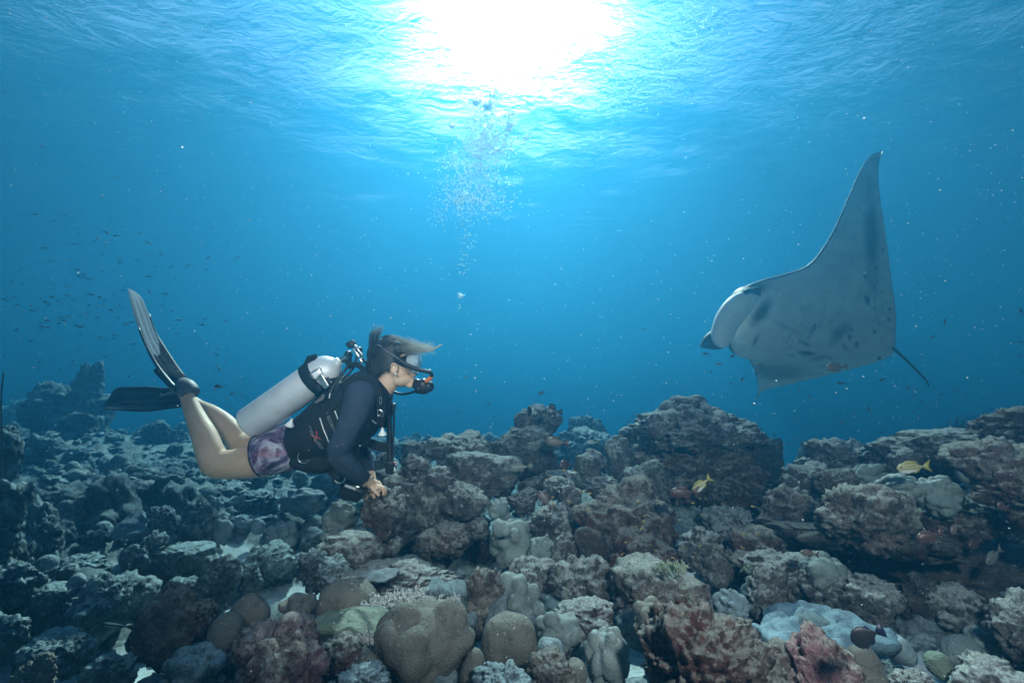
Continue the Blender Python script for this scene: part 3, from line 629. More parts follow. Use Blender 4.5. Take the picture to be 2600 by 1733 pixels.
def remeshed(name, parts, vox, mat, parent, smooth=2, dec=None):
    v, f = join(parts); me = mesh_np(name+"_src", v, f); o = bpy.data.objects.new(name+"_src", me); COL.objects.link(o)
    m = o.modifiers.new("r", 'REMESH'); m.mode = 'VOXEL'; m.voxel_size = vox
    if smooth: s = o.modifiers.new("s", 'SMOOTH'); s.factor = .5; s.iterations = smooth
    if dec: q = o.modifiers.new("d", 'DECIMATE'); q.ratio = dec
    dg = bpy.context.evaluated_depsgraph_get(); dg.update(); e = o.evaluated_get(dg); out = bpy.data.meshes.new_from_object(e, depsgraph=dg)
    bpy.data.objects.remove(o); bpy.data.meshes.remove(me); out.name = name
    for p in out.polygons: p.use_smooth = True
    return child(name, out, mat, parent)
def child(name, me, mat, parent):
    """mesh made in world coordinates, hung under a parent standing at parent.location"""
    off = Vector(parent.location); q = parent.parent
    while q is not None: off += Vector(q.location); q = q.parent
    me.transform(Matrix.Translation(-off)); return link(name, me, mat, parent)
def part(name, vf, mat, parent, smooth=True): return child(name, mesh_np(name, vf[0], vf[1], smooth), mat, parent)
def rbox(c, ex, ey, ez, bev=.2):
    """rounded box: centre, three half-axis vectors"""
    bm = bmesh.new(); bmesh.ops.create_cube(bm, size=2); bmesh.ops.bevel(bm, geom=bm.edges[:], offset=bev, segments=2, affect='EDGES', profile=.5)
    bmesh.ops.triangulate(bm, faces=bm.faces[:])
    v = np.array([x.co[:] for x in bm.verts]); f = np.array([[x.index for x in g.verts] for g in bm.faces]); bm.free()
    return v@np.array([ex, ey, ez])+np.array(c), f
def pbox(x, y, dz, hw, hh, hd, ang=0, bev=.2, base=DD):
    """rounded box turned in the picture plane by ang (deg, clockwise); half sizes in px, px, m"""
    a = math.radians(-ang); u = RIGHT*math.cos(a)+UPV*math.sin(a); w = -RIGHT*math.sin(a)+UPV*math.cos(a)
    return rbox(P(x, y, base+dz), u*S(hw, base+dz), w*S(hh, base+dz), VIEW*hd, bev)

skin = M("tanned_skin"); n_ = skin.noise(14, 4)
skin.set("Base Color", skin.mix(skin.ramp(n_, [(.35, 0), (.7, 1)]), (.54, .34, .225), (.62, .42, .30))); skin.set("Roughness", .55)
skin.set("Subsurface Weight", .15); skin.set("Subsurface Radius", (.012, .005, .003)); skin.set("Specular IOR Level", .35); skin.set("Normal", skin.bump(skin.noise(160, 3), .0006)); SKIN = skin.m
def fabric(name, col, rough=.85, sc=600, bd=.0008, spec=.2, wr=.004):
    m = M(name); a = m.noise(12, 5, .6, .4); b = m.noise(sc, 2)
    m.set("Base Color", m.mix(m.ramp(a, [(.35, 0), (.7, 1)]), tuple(c*.75 for c in col), tuple(c*1.3 for c in col))); m.set("Roughness", rough); m.set("Specular IOR Level", spec)
    m.set("Normal", m.bump(b, bd, .8, m.bump(a, wr, .7))); return m.m
NAVY = fabric("navy_lycra", (.030, .040, .062)); BLACK = fabric("black_nylon", (.010, .011, .013), spec=.3, wr=.008); RUBBER = flat("black_rubber", (.010, .011, .013), .45, spec=.4)
GREYRUB = flat("grey_rubber", (.10, .10, .115), .6); WHITE = flat("white_plastic", (.72, .72, .70), .45, var=.08); STEEL = flat("steel", (.62, .62, .60), .28, 1, var=.1)
ORANGE = flat("orange_rubber", (.50, .15, .05), .5); REDT = flat("red_print", (.35, .03, .03), .7, var=.1); GREYT = flat("grey_print", (.30, .32, .33), .7, var=.1); PINKT = flat("pink_plastic", (.6, .2, .28), .5)
BLUEB = flat("blue_bead", (.03, .22, .55), .4)
sh = M("marbled_swim_fabric"); v1 = sh.noise(9, 9, .62, 2.2); v2 = sh.noise(16, 6, .6, 1.4); v3 = sh.noise(5, 3, .5, .5)
c_ = sh.ramp(v1, [(.36, (.02, .012, .035)), (.46, (.09, .055, .12)), (.52, (.25, .21, .29)), (.60, (.42, .42, .47)), (.70, (.12, .085, .16))])
c_ = sh.mix(sh.ramp(v3, [(.50, 0), (.60, .85)]), c_, sh.ramp(v2, [(.35, (.06, .01, .035)), (.5, (.22, .045, .10)), (.65, (.33, .22, .27))]))
sh.set("Base Color", c_); sh.set("Roughness", .7); sh.set("Normal", sh.bump(v2, .004)); SHORTS = sh.m
al = M("brushed_aluminium"); g_ = al.noise(7, 6, .6, .2); al.set("Base Color", al.mix(al.ramp(al.noise(60, 6, .7, 3), [(.60, 0), (.72, .5)]), al.mix(al.ramp(g_, [(.35, 0), (.7, 1)]), (.60, .59, .61), (.80, .78, .79)), (.25, .25, .26)))
al.set("Metallic", .25); al.set("Roughness", .42); al.set("Normal", al.bump(al.noise(220, 3), .0006, .8, al.bump(al.noise(18, 5), .002, .5))); ALU = al.m

diver = thing("person", "diver in dark top, patterned shorts, mask and fins holding on to the reef", "diver", loc=Q(800, 1100))
# body : one continuous surface
B = []
B.append(loft([(955, 985, 0, 30, .055), (935, 1000, 0, 38, .085), (905, 1010, 0, 50, .13), (875, 1042, 0, 54, .135), (835, 1075, 0, 50, .12), (790, 1105, 0, 46, .115), (755, 1125, 0, 52, .14), (722, 1138, 0, 54, .145)], 5, 26))
B.append(loft([(945, 1000, 0, 34, .055), (968, 985, 0, 30, .052), (985, 965, 0, 29, .05), (992, 940, 0, 28, .05)], 5, 20))
B += [ell(988, 904, 50, 44, 0, .076), ell(1016, 936, 30, 42, 0, .060), ell(1018, 960, 31, 22, 0, .052), ell(1041, 976, 11, 9.5, 0, .022), ell(1040, 932, 6, 12, 0, .012),
      ell(1048, 949, 8, 5.5, 0, .013), ell(1053, 953, 3.5, 3.5, 0, .009), ell(1048, 964, 5.5, 3.2, 0, .020), ell(1048, 969, 5, 3, 0, .018), ell(1030, 912, 11, 12, 0, .045)]
# near leg
B.append(loft([(725, 1140, -.085, 52, .085), (690, 1155, -.09, 49, .085), (650, 1167, -.09, 45, .078), (600, 1177, -.09, 38, .064), (560, 1178, -.09, 36, .058), (543, 1172, -.09, 36, .054)], 5, 22))
B.append(loft([(545, 1172, -.09, 35, .054), (533, 1145, -.08, 33, .052), (519, 1105, -.05, 29.5, .048), (503, 1072, -.02, 25, .042), (487, 1035, .01, 20, .036), (474, 1003, .03, 16, .031), (466, 985, .04, 17, .034)], 5, 22))
B.append(loft([(468, 988, .04, 14, .030), (464, 975, .05, 14, .028), (458, 965, .06, 11, .024)], 4, 16))
# far leg
B.append(loft([(722, 1135, .085, 46, .085), (680, 1135, .11, 42, .078), (640, 1133, .14, 33, .066), (608, 1126, .16, 28, .054)], 5, 22))
B.append(loft([(606, 1124, .16, 27, .052), (590, 1098, .17, 26, .050), (566, 1072, .19, 25, .047), (535, 1046, .21, 19, .040), (508, 1030, .23, 14, .031), (488, 1018, .24, 13, .032)], 5, 22))
B.append(loft([(488, 1018, .24, 13, .034), (470, 1014, .25, 14, .034), (455, 1010, .25, 13, .034)], 4, 16))
# arms
def hand(wx, wy, wdz, kx, ky, kdz, tips, th, s=1.0):
    L = [loft([(wx, wy, wdz, 13*s, .021), ((wx+kx)/2, (wy+ky)/2, (wdz+kdz)/2, 16*s, .018), (kx, ky, kdz, 14*s, .038)], 4, 14)]
    for i, (tx, ty, tdz) in enumerate(tips):
        bz = kdz-.030+.020*i; mx, my = (kx+tx)/2+4, (ky+ty)/2-5; L.append(loft([(kx-4, ky-1, bz, 5.5, .0095), (mx, my, (bz+tdz)/2, 5.0, .009), (tx, ty-1, tdz, 4.4, .008), (tx-1.5, ty+5-i, tdz, 3.6, .007)], 3, 10))
    L.append(loft([(wx+4, wy+5, wdz-.012, 6, .011), ((wx+th[0])/2, (wy+th[1])/2+3, (wdz+th[2])/2-.01, 5.5, .011), (*th, 4.4, .009)], 3, 10))
    return L
B.append(loft([(915, 1003, -.13, 32, .050), (905, 1030, -.185, 33, .051), (887, 1075, -.20, 29, .043), (868, 1118, -.20, 26, .039), (858, 1146, -.19, 26, .038), (871, 1172, -.17, 25, .038), (898, 1198, -.12, 23, .034), (922, 1216, -.06, 19, .028), (940, 1227, -.02, 15, .023)], 5, 20))
B += hand(938, 1226, -.02, 957, 1235, .01, [(974, 1250, -.020), (979, 1249, .004), (979, 1252, .026), (975, 1256, .046)], (962, 1256, -.035))
B.append(loft([(935, 1005, .15, 38, .055), (925, 1050, .18, 33, .046), (912, 1098, .18, 28, .041), (908, 1135, .17, 25, .038), (922, 1172, .15, 24, .035), (936, 1208, .11, 18, .028), (946, 1234, .07, 14, .022)], 5, 20))
B += hand(944, 1232, .07, 938, 1250, .05, [(932, 1262, .02), (928, 1264, .035), (926, 1263, .05), (926, 1260, .065)], (950, 1262, .01))
body = remeshed("body", B, .0040, SKIN, diver, 6)
# ear with lobe, earring
part("ear", join([ell(999, 937, 8.5, 13, -.078, .008, .15), tube([Q(993, 930, -.084), Q(996, 924, -.088), Q(1003, 923, -.088), Q(1008, 930, -.086), Q(1006, 940, -.084), Q(1001, 948, -.083)], .0035, 5, 8), ell(1003, 948, 4, 4.5, -.080, .006)]), SKIN, diver)
part("earring", ell(1005.5, 949.5, 2.4, 2.4, -.088, .0042), WHITE, diver)
# long sleeved top
T = [loft([(960, 1002, 0, 34, .075), (940, 1008, 0, 46, .11), (905, 1018, 0, 58, .145), (872, 1046, 0, 58, .145), (835, 1076, 0, 54, .13), (790, 1105, 0, 50, .12), (765, 1118, 0, 50, .12)], 5, 26)]
T.append(loft([(917, 998, -.13, 41, .064), (907, 1030, -.185, 36.5, .056), (889, 1075, -.20, 32.5, .048), (869, 1118, -.20, 29.5, .044), (859, 1146, -.19, 29, .043), (872, 1172, -.17, 28.5, .043), (899, 1197, -.12, 26, .038), (921, 1213, -.065, 22, .032)], 5, 22, (True, False)))
T.append(loft([(935, 1005, .15, 41, .06), (925, 1050, .18, 36, .050), (912, 1098, .18, 31, .045), (908, 1135, .17, 28, .042), (922, 1172, .15, 27, .039), (934, 1204, .11, 21, .032)], 5, 22, (True, False)))
remeshed("rash_guard", T, .0048, NAVY, diver, 3)
# shorts
H = [loft([(765, 1120, 0, 54, .15), (735, 1134, 0, 58, .165), (712, 1142, 0, 58, .165)], 5, 26)]
H.append(loft([(730, 1136, -.08, 58, .095), (700, 1146, -.095, 55, .096), (672, 1153, -.10, 52, .092), (660, 1156, -.10, 50.5, .089)], 5, 26, (True, False)))
H.append(loft([(722, 1135, .085, 54, .095), (690, 1134, .11, 48, .088), (664, 1134, .125, 42, .08)], 5, 24, (True, False)))
shorts = remeshed("shorts", H, .0050, SHORTS, diver, 3)
hem = []
for a in np.linspace(0, 2*math.pi, 25)[:-1]:
    c = Vector(P(660, 1156, DD-.10)); t = (P(660, 1156, DD-.1)-P(672, 1153, DD-.1)).normalized(); e1 = t.cross(VIEW).normalized(); e2 = e1.cross(t)
    hem.append(c+e1*math.cos(a)*S(51, 2)+e2*math.sin(a)*.091+t*(.006+.012*math.sin(a)))
hem.append(hem[0]); part("hem_piping", tube(hem, .0035, 2, 6), RUBBER, shorts)
# ---- buoyancy vest
VS = [loft([(750, 1127, -.0, 50, .15), (772, 1119, 0, 56, .168), (806, 1102, 0, 67, .178), (846, 1080, 0, 78, .182), (886, 1052, 0, 82, .180), (920, 1024, 0, 72, .175), (944, 1002, 0, 50, .15)], 6, 30, sq=.86)]
VS.append(loft([(846, 962, .0, 16, .09), (866, 975, 0, 22, .12), (880, 1000, 0, 40, .13)], 5, 18))
VS.append(loft([(768, 1160, -.06, 26, .10), (805, 1168, -.06, 30, .10), (845, 1166, -.05, 28, .11), (885, 1150, -.04, 26, .11)], 5, 20))
VS.append(loft([(742, 1092, -.02, 17, .13), (775, 1074, 0, 22, .15), (812, 1048, 0, 24, .15), (850, 1012, 0, 26, .14)], 5, 20))
vest = remeshed("buoyancy_vest", VS, .0062, BLACK, diver, 3)
bm_ = bmesh.new(); bm_.from_mesh(vest.data); bmesh.ops.translate(bm_, verts=bm_.verts[:], vec=Vector(diver.location)); VB = BVHTree.FromBMesh(bm_); bm_.free()
def on_vest(x, y, lift=.0015, bvh=None):
    d = P(x, y, 1).normalized(); h = (bvh or VB).ray_cast(Vector((0, 0, 0)), d)
    return (h[0]-d*lift) if h[0] is not None else Q(x, y, -.18)
def line_on(pts, r, n=5, ns=6, lift=.001):
    P2 = catmull([(a, b) for a, b in pts], n); C = np.array([on_vest(a, b, lift) for a, b in P2]); rr = np.full(len(C), r); return rings(C, rr, rr, ns)
part("white_piping", line_on([(812, 1060), (821, 1088), (830, 1110), (838, 1131)], .0024), WHITE, vest)
part("white_piping", line_on([(850, 1042), (856, 1058), (863, 1077)], .0024), WHITE, vest)
part("white_piping", line_on([(945, 1066), (953, 1073), (961, 1079)], .0026), WHITE, vest)
for seam in ([(752, 1082), (800, 1062), (850, 1036), (880, 1020)], [(757, 1088), (803, 1069), (850, 1044)], [(776, 1176), (820, 1172), (862, 1160)], [(860, 968), (880, 990), (905, 1005)], [(900, 950), (930, 980), (952, 1030), (955, 1062)]):
    part("seam", line_on(seam, .0016), RUBBER, vest)
# lettering and emblem printed on the vest
def text_vf(txt, size, outline):
    cu = bpy.data.curves.new("t", 'FONT'); cu.body = txt; cu.size = size; cu.align_x = 'LEFT'; cu.space_character = 1.12
    if outline: cu.fill_mode = 'NONE'; cu.bevel_depth = size*.028; cu.bevel_resolution = 0
    else: cu.extrude = size*.02
    cu.resolution_u = 4; o = bpy.data.objects.new("t", cu); COL.objects.link(o); dg = bpy.context.evaluated_depsgraph_get(); dg.update()
    me = bpy.data.meshes.new_from_object(o.evaluated_get(dg), depsgraph=dg); bm = bmesh.new(); bm.from_mesh(me); bmesh.ops.triangulate(bm, faces=bm.faces[:])
    v = np.array([x.co[:] for x in bm.verts]); f = np.array([[x.index for x in g.verts] for g in bm.faces]); bm.free()
    bpy.data.objects.remove(o); bpy.data.curves.remove(cu); bpy.data.meshes.remove(me); return v, f
def print_on(name, vf, x, y, ang, mat, sx=1.0, lift=.0016):
    v, f = vf; a = math.radians(ang); c, s = math.cos(a), math.sin(a); out = []
    for p in v:
        u, w = p[0]*sx, -p[1]; out.append(on_vest(x+u*c-w*s, y+u*s+w*c, lift+max(0, p[2])*.0016))
    part(name, (np.array(out), f), mat, vest, False)
print_on("lettering", text_vf("SCUBA", 11.5, True), 829, 1057, 66, GREYT)
def stroke(pts, w0, w1):
    V, F = [], []; C = catmull([(a, b) for a, b in pts], 5); n = len(C)
    for i, c in enumerate(C):
        t = C[min(i+1, n-1)]-C[max(i-1, 0)]; t = t/np.linalg.norm(t); q = np.array([-t[1], t[0]])*(w0+(w1-w0)*i/(n-1))/2; V += [on_vest(*(c+q)), on_vest(*(c-q))]
    for i in range(n-1): F += [(2*i, 2*i+1, 2*i+3), (2*i, 2*i+3, 2*i+2)]
    return np.array(V), np.array(F)
part("red_emblem", join([stroke([(803, 1094), (804, 1102), (802, 1111)], 3.6, 3.0), stroke([(801, 1108), (808, 1111), (816, 1115)], 5, 1), stroke([(788, 1104), (795, 1107), (802, 1111)], 1, 4), stroke([(801, 1112), (799, 1119), (800, 1126)], 2, .6)]), REDT, vest, False)
part("lettering", join([line_on(p, .0007, 4, 5) for p in ([(783, 1080), (788, 1083), (791, 1091)], [(786, 1092), (791, 1093), (796, 1101)], [(787, 1093), (791, 1102), (797, 1104)], [(792, 1103), (799, 1109), (805, 1116)],
    [(801, 1118), (806, 1120), (813, 1127)], [(801, 1119), (807, 1126), (809, 1128)], [(808, 1128), (814, 1128), (822, 1138)], [(809, 1129), (814, 1136), (821, 1139)])]), GREYT, vest)
# shoulder straps, collar strap, chest and waist webbing
def strap(pts, w, th, mat=BLACK, parent=None, name="strap"):
    C = catmull([Q(*p) for p in pts], 6); k = len(C); return part(name, rings(C, np.full(k, w), np.full(k, th), 12, sq=.6), mat, parent or vest)
strap([(872, 985, -.15), (905, 962, -.15), (938, 965, -.14), (960, 1005, -.13), (968, 1045, -.10), (960, 1080, -.06)], .024, .010)
strap([(880, 975, .13), (915, 955, .12), (955, 960, .12), (975, 1000, .13), (984, 1040, .12), (975, 1085, .08)], .026, .010)
strap([(885, 930, -.05), (905, 925, -.08), (925, 940, -.1), (935, 965, -.12)], .012, .008)
strap([(895, 1118, -.05), (930, 1122, 0), (960, 1132, 0), (985, 1136, 0)], .022, .006)
strap([(838, 1190, -.13), (848, 1204, -.15), (862, 1216, -.15)], .014, .006)
# toggles, rings, clips
def toggle(x, y, dz, ang):
    a = math.radians(ang); u = Vector((0, 0, 0))+RIGHT*math.sin(a)-UPV*math.cos(a); c = Q(x, y, dz); pts = [c+u*t for t in (-.018, -.012, -.004, .006, .014, .018)]
    return part("dump_valve_toggle", rings(np.array(pts), [.004, .0055, .008, .015, .020, .017], [.004, .0055, .008, .015, .020, .017], 12), WHITE, vest)
toggle(738, 1072, -.17, -20); part("cord", tube([Q(734, 1085, -.16), Q(728, 1100, -.15), Q(722, 1115, -.15)], .0028, 5), RUBBER, vest)
toggle(971, 1095, -.08, 0); part("cord", tube([Q(965, 1060, -.09), Q(966, 1078, -.08), Q(968, 1088, -.08)], .0022, 5), RUBBER, vest)
def ring(name, x, y, dz, r, a0, a1, rr, mat, parent, sx=1.0, tilt=0):
    pts = [Q(x+r*sx*math.cos(math.radians(a)), y+r*math.sin(math.radians(a)), dz+tilt*math.cos(math.radians(a))) for a in np.linspace(a0, a1, 14)]
    return part(name, tube(pts, rr, 2, 7), mat, parent)
ring("d_ring", 771, 1160, -.19, 15, 30, 220, .0020, STEEL, vest)
ring("clip", 966, 1016, -.15, 9, 0, 360, .0014, STEEL, vest, .35); ring("clip", 962, 1048, -.12, 8, 20, 340, .0018, STEEL, vest, .4); ring("clip", 970, 1052, -.12, 7, 120, 420, .0018, STEEL, vest, .45)
part("buckle", tube([Q(958, 1041, -.13), Q(964, 1040, -.13), Q(971, 1043, -.13)], .0028, 4), STEEL, vest)
part("buckle", join([pbox(810, 1016, -.165, 9, 4, .006, -35), pbox(820, 1008, -.165, 4, 7, .006, 20)]), GREYRUB, vest)
part("buckle", tube([Q(838, 998, -.17), Q(837, 1004, -.17), Q(836, 1010, -.17)], .0024, 4), WHITE, vest)
# hoses and inflator hanging from the shoulder
part("inflator_hose", join([tube([Q(955, 955, -.02), Q(975, 985, .02), Q(986, 1020, .04), Q(988, 1060, .04), Q(989, 1120, .03), Q(990, 1170, .02)], .0125, 8, 12), pbox(991, 1185, .02, 10, 17, .018, 3, .3)]), RUBBER, vest)
part("inflator_hose", tube([Q(978, 1000, .0), Q(997, 1030, .02), Q(1000, 1070, .02), Q(998, 1120, .02), Q(997, 1160, .02), Q(996, 1180, .02)], .0052, 8, 8), RUBBER, vest)
part("cord", tube([Q(996, 1124, 0), Q(1006, 1130, 0), Q(1009, 1140, 0), Q(1003, 1149, 0), Q(997, 1147, 0)], .0022, 5), RUBBER, vest)
part("cord", tube([Q(945, 1138, -.02), Q(938, 1150, -.02), Q(939, 1160, -.02), Q(946, 1163, -.02), Q(951, 1155, -.02)], .0022, 5), RUBBER, vest)
part("inflator_valve", join([pbox(984, 1030, .02, 10, 14, .02, 10, .3), pbox(999, 1035, .02, 5, 12, .012, 8, .3)]), RUBBER, vest)
part("inflator_tip", tube([Q(1000, 1173, .01), Q(1006, 1174, .01), Q(1006, 1182, .01)], .003, 4), PINKT, vest)
part("inflator_tip", tube([Q(1002, 1186, .01), Q(1001, 1196, .01)], .0026, 3), WHITE, vest)
# ---- hair: scalp cap plus strands
hm = M("dark_blond_hair"); at = hm.new("ShaderNodeAttribute", attribute_name="tip")
hm.set("Base Color", hm.mix(at.outputs["Fac"], hm.mix(hm.noise(90, 3), (.006, .005, .0045), (.022, .018, .015)), (.50, .48, .42))); hm.set("Roughness", .5); hm.set("Specular IOR Level", .4); HAIR = hm.m
hair = remeshed("hair", [ell(980, 901, 48, 45, 0, .084), ell(958, 930, 27, 48, 0, .076, -.3), ell(1002, 892, 34, 22, 0, .074), ell(946, 945, 17, 32, 0, .055, -.5)], .0045, HAIR, diver, 3)
_hs = hair.data
def strands():
    r = np.random.RandomState(5); V, F, TP, n0 = [], [], [], 0
    def add(pts, w, t0, t1):
        nonlocal n0
        C = catmull([Q(*p) for p in pts], 6); k = len(C); rr = w*np.clip(np.linspace(1.1, .12, k), 0, 1); v, f = rings(C, rr, rr*.8, 4); V.append(v); F.append(f+n0); n0 += len(v)
        u = np.repeat(np.linspace(t0, t1, k), 4); TP.append(np.clip(np.r_[u, t0, t1]+r.normal()*.16, 0, 1))
    for i in range(1300):                    # flowing forward over the crown to the wind-blown tip
        s = r.uniform(); dz = r.uniform(-.085, .085); e = math.sqrt(max(0, 1-(dz/.092)**2)); a = r.uniform(0, 1)
        x0 = 940+r.uniform(0, 40); y0 = 912-38*e*r.uniform(.2, 1); top = 868+(1-e)*30+r.normal()*4-8*a
        lm = r.uniform(.0, 1)**2.2; L = 1034+lm*74; ty = 892+r.normal()*8-lm*10
        add([(x0, y0, dz), (978+r.normal()*5, top, dz), (1012+r.normal()*4, top+4+r.normal()*3, dz*.95), (1028+lm*28, 882+r.normal()*8, dz*.8), (L, ty+r.normal()*8*(1-lm)**.5, dz*.7*(1-lm*.6))], .00085, -.25, .35+.75*lm)
    for i in range(60):                     # longest wisp
        dz = r.normal()*.012; add([(1035, 885+r.normal()*5, dz), (1065, 886+r.normal()*3, dz), (1090, 888+r.normal()*1.5, dz*.5), (1108, 882+r.normal(), dz*.3), (1125-r.uniform(0, 10), 874+r.normal()*1.2, 0)], .0008, .5, 1.1)
    for i in range(110):                    # tuft standing up at the back of the head
        dz = r.normal()*.022; b = r.normal(); q = r.normal()*5; add([(948+b*7, 885, dz), (947+b*7, 862, dz), (953+b*8+q*.5, 844, dz*1.3), (960+q*1.6+b*4, 822+abs(r.normal())*12, dz*1.6)], .0010, -.3, .55)
    for i in range(260):                    # down the nape
        dz = r.uniform(-.075, .075); x = 934+r.uniform(0, 26); add([(x+6, 878+r.normal()*6, dz), (x, 900, dz*1.05), (x-2+r.normal()*2, 930, dz*1.05), (x+r.normal()*4, 965+r.normal()*8, dz)], .0018, -.4, .05)
    for i in range(260):                    # side of the head, swept back over the ear
        y = 880+r.uniform(0, 52); add([(1018-r.uniform(0, 18), y-12, -.064), (995, y-6+r.normal()*3, -.085), (970, y+8+r.normal()*4, -.088), (945, y+24+r.normal()*6, -.07)], .0018, -.4, .02)
    me = mesh_np("hair_strand", np.concatenate(V), np.concatenate(F)); t = me.attributes.new("tip", 'FLOAT', 'POINT'); t.data.foreach_set("value", np.concatenate(TP).astype(np.float32))
    tag(child("hair_strand", me, HAIR, hair), kind='stuff')
strands()
# ---- mask
gl = M("clear_mask_lens"); gl.set("Base Color", (.50, .58, .62, 1)); gl.set("Roughness", .12); gl.set("Transmission Weight", .25); gl.set("Alpha", .72); gl.set("IOR", 1.2); LENS = gl.m
mask = part("mask_skirt", join([loft([(1022, 914, 0, 16, .070), (1030, 917, 0, 18, .074), (1040, 919, 0, 19, .076)], 4, 22, (False, False))]), RUBBER, diver)
part("lens", join([loft([(1041, 917, 0, 18, .076), (1053, 917, 0, 19.5, .078), (1064, 917, 0, 17, .074)], 4, 24, (False, False), sq=.8)]), LENS, mask)
ringp = [Q(1061+5*math.sin(a)*0+2.5*math.cos(a), 917-18*math.sin(a), .076*math.cos(a)) for a in np.linspace(0, 2*math.pi, 25)]
part("mask_frame", tube(ringp, .0028, 2, 8), flat("clear_grey_frame", (.45, .52, .56), .3), mask)
part("nose_pocket", join([ell(1050, 940, 11, 9, 0, .024), ell(1056, 946, 8, 4, 0, .02)]), LENS, mask)
part("mask_strap", tube([Q(951, 876, -.050), Q(960, 876, -.072), Q(985, 893, -.093), Q(1010, 909, -.094), Q(1032, 922, -.085)], .0034, 6, 8), GREYRUB, mask)
snk = part("snorkel_tube", tube([Q(1012, 911, -.098), Q(1032, 925, -.096), Q(1056, 936, -.086), Q(1085, 943, -.070), Q(1094, 947, -.062), Q(1096, 955, -.055)], .0088, 7, 12), RUBBER, mask)
part("snorkel_tip", tube([Q(1096, 957, -.055), Q(1088, 963, -.052), Q(1080, 968, -.05)], .0098, 4, 12), ORANGE, mask)
# ---- regulator second stage in the mouth
rg = part("regulator", remesh_src := join([loft([(1060, 975, 0, 13, .030), (1070, 979, 0, 20, .036), (1082, 981, 0, 19, .036), (1087, 981, 0, 15, .03)], 4, 22, sq=.7), ell(1066, 992, 14, 8, 0, .026)]), RUBBER, diver)
part("mouthpiece", tube([Q(1049, 967, 0), Q(1056, 967, 0), Q(1063, 969, 0)], .013, 4, 12), RUBBER, rg)
part("cable_tie", ring("x", 1059, 966, -.0, 6, 0, 360, .0012, WHITE, rg, .2).data.copy() and tube([Q(1060, 960, -.012), Q(1060, 968, -.016), Q(1058, 976, -.012)], .0012, 3, 6), WHITE, rg)
part("hose", tube([Q(1072, 975, .03), Q(1060, 990, .10), Q(1020, 1000, .15), Q(985, 985, .17), Q(950, 950, .16), Q(925, 915, .10)], .0065, 8, 10), RUBBER, rg)
# ---- wrist bands on the near hand
for c, w in (((929, 1219, -.05), 21), ((938, 1225, -.03), 18), ((948, 1232, 0), 16)):
    pts = []
    t = (Q(948, 1232)-Q(929, 1219)).normalized(); e1 = t.cross(VIEW).normalized(); e2 = e1.cross(t)
    for a in np.linspace(0, 2*math.pi, 17): pts.append(Q(*c)+e1*math.cos(a)*S(w, 2.07)*.96+e2*math.sin(a)*.030)
    part("wrist_band", tube(pts, .0030, 2, 6), RUBBER, diver)
part("wrist_band", join([tube([Q(922+k*2, 1183+k*3, .12), Q(930+k*2, 1186+k*3, .10), Q(936+k*2, 1192+k*3, .11)], .0022, 4, 6) for k in range(3)]), BLUEB, diver)
# ---- fins
bl = M("translucent_white_blade"); bl.set("Base Color", bl.mix(bl.noise(20, 4), (.12, .14, .17), (.17, .20, .235))); bl.set("Roughness", .95); bl.set("Specular IOR Level", .03); BLADE = bl.m
DULL = flat("dull_black_rubber", (.012, .013, .016), .95, spec=.03)
def zz(p): return 220+p[0]/2.477, 700+p[1]/2.477
def fin(Le, Re, dl, dr, blade_mat, rail_t, pocket, name_mat=RUBBER, curve=.03):
    A = catmull([zz(p) for p in Le], 7); Bq = catmull([zz(p) for p in Re], 7); n = min(len(A), len(Bq))
    A = np.array([[np.interp(t, np.linspace(0, 1, len(A)), A[:, i]) for i in range(2)] for t in np.linspace(0, 1, 34)])
    Bq = np.array([[np.interp(t, np.linspace(0, 1, len(Bq)), Bq[:, i]) for i in range(2)] for t in np.linspace(0, 1, 34)])
    k = 13; V = []
    pa = [Q(*A[i], np.interp(i/33, [0, 1], dl)) for i in range(34)]; pb = [Q(*Bq[i], np.interp(i/33, [0, 1], dr)) for i in range(34)]
    nrm = [(pb[i]-pa[i]).cross(pa[min(i+1, 33)]-pa[max(i-1, 0)]).normalized() for i in range(34)]
    F = []
    for side in (1, -1):
        for i in range(34):
            for j in range(k):
                u = j/(k-1); rip = .0022*math.cos(u*math.pi*6); V.append(pa[i].lerp(pb[i], u)+nrm[i]*(rip+side*.0020*(1 if 0 < j < k-1 and i > 0 else 0)))
    o = 34*k
    for i in range(33):
        for j in range(k-1):
            a = i*k+j; F += [(a, a+1, a+k+1), (a, a+k+1, a+k), (o+a, o+a+k+1, o+a+1), (o+a, o+a+k, o+a+k+1)]
    f = thing_child("fin", diver)
    part("blade", (np.array(V), np.array(F)), blade_mat, f)
    if blade_mat is BLADE:
        V2, F2 = [], []
        for side in (1, -1):
            for i in range(20, 34):
                for j in range(k):
                    u = j/(k-1); lim = 1-.9*max(0, (24-i)/4)*math.sin(math.pi*u); V2.append(pa[i].lerp(pb[i], u)+nrm[i]*(.0022*math.cos(u*math.pi*6)+side*.0042*lim))
        o2 = 14*k
        for i in range(13):
            for j in range(k-1): a = i*k+j; F2 += [(a, a+1, a+k+1), (a, a+k+1, a+k), (o2+a, o2+a+k+1, o2+a+1), (o2+a, o2+a+k, o2+a+k+1)]
        part("blade_root", (np.array(V2), np.array(F2)), DULL, f)
    s = int(33*rail_t)
    for pp in (pa, pb):
        C = np.array(pp[s:]); m = len(C); part("rail", rings(C, np.linspace(.003, .011, m), np.linspace(.004, .016, m), 10), RUBBER, f)
    for u in (.3, .52, .72):
        C = np.array([pa[i].lerp(pb[i], u)+nrm[i]*.0026*sg for i in range(4 if u < .6 else 9, 30) for sg in (1,)]); m = len(C); part("rib", rings(C, np.full(m, .0026), np.full(m, .0026), 6), RUBBER, f)
    for g, mt in pocket: part("foot_pocket", g, mt, f)
    return f
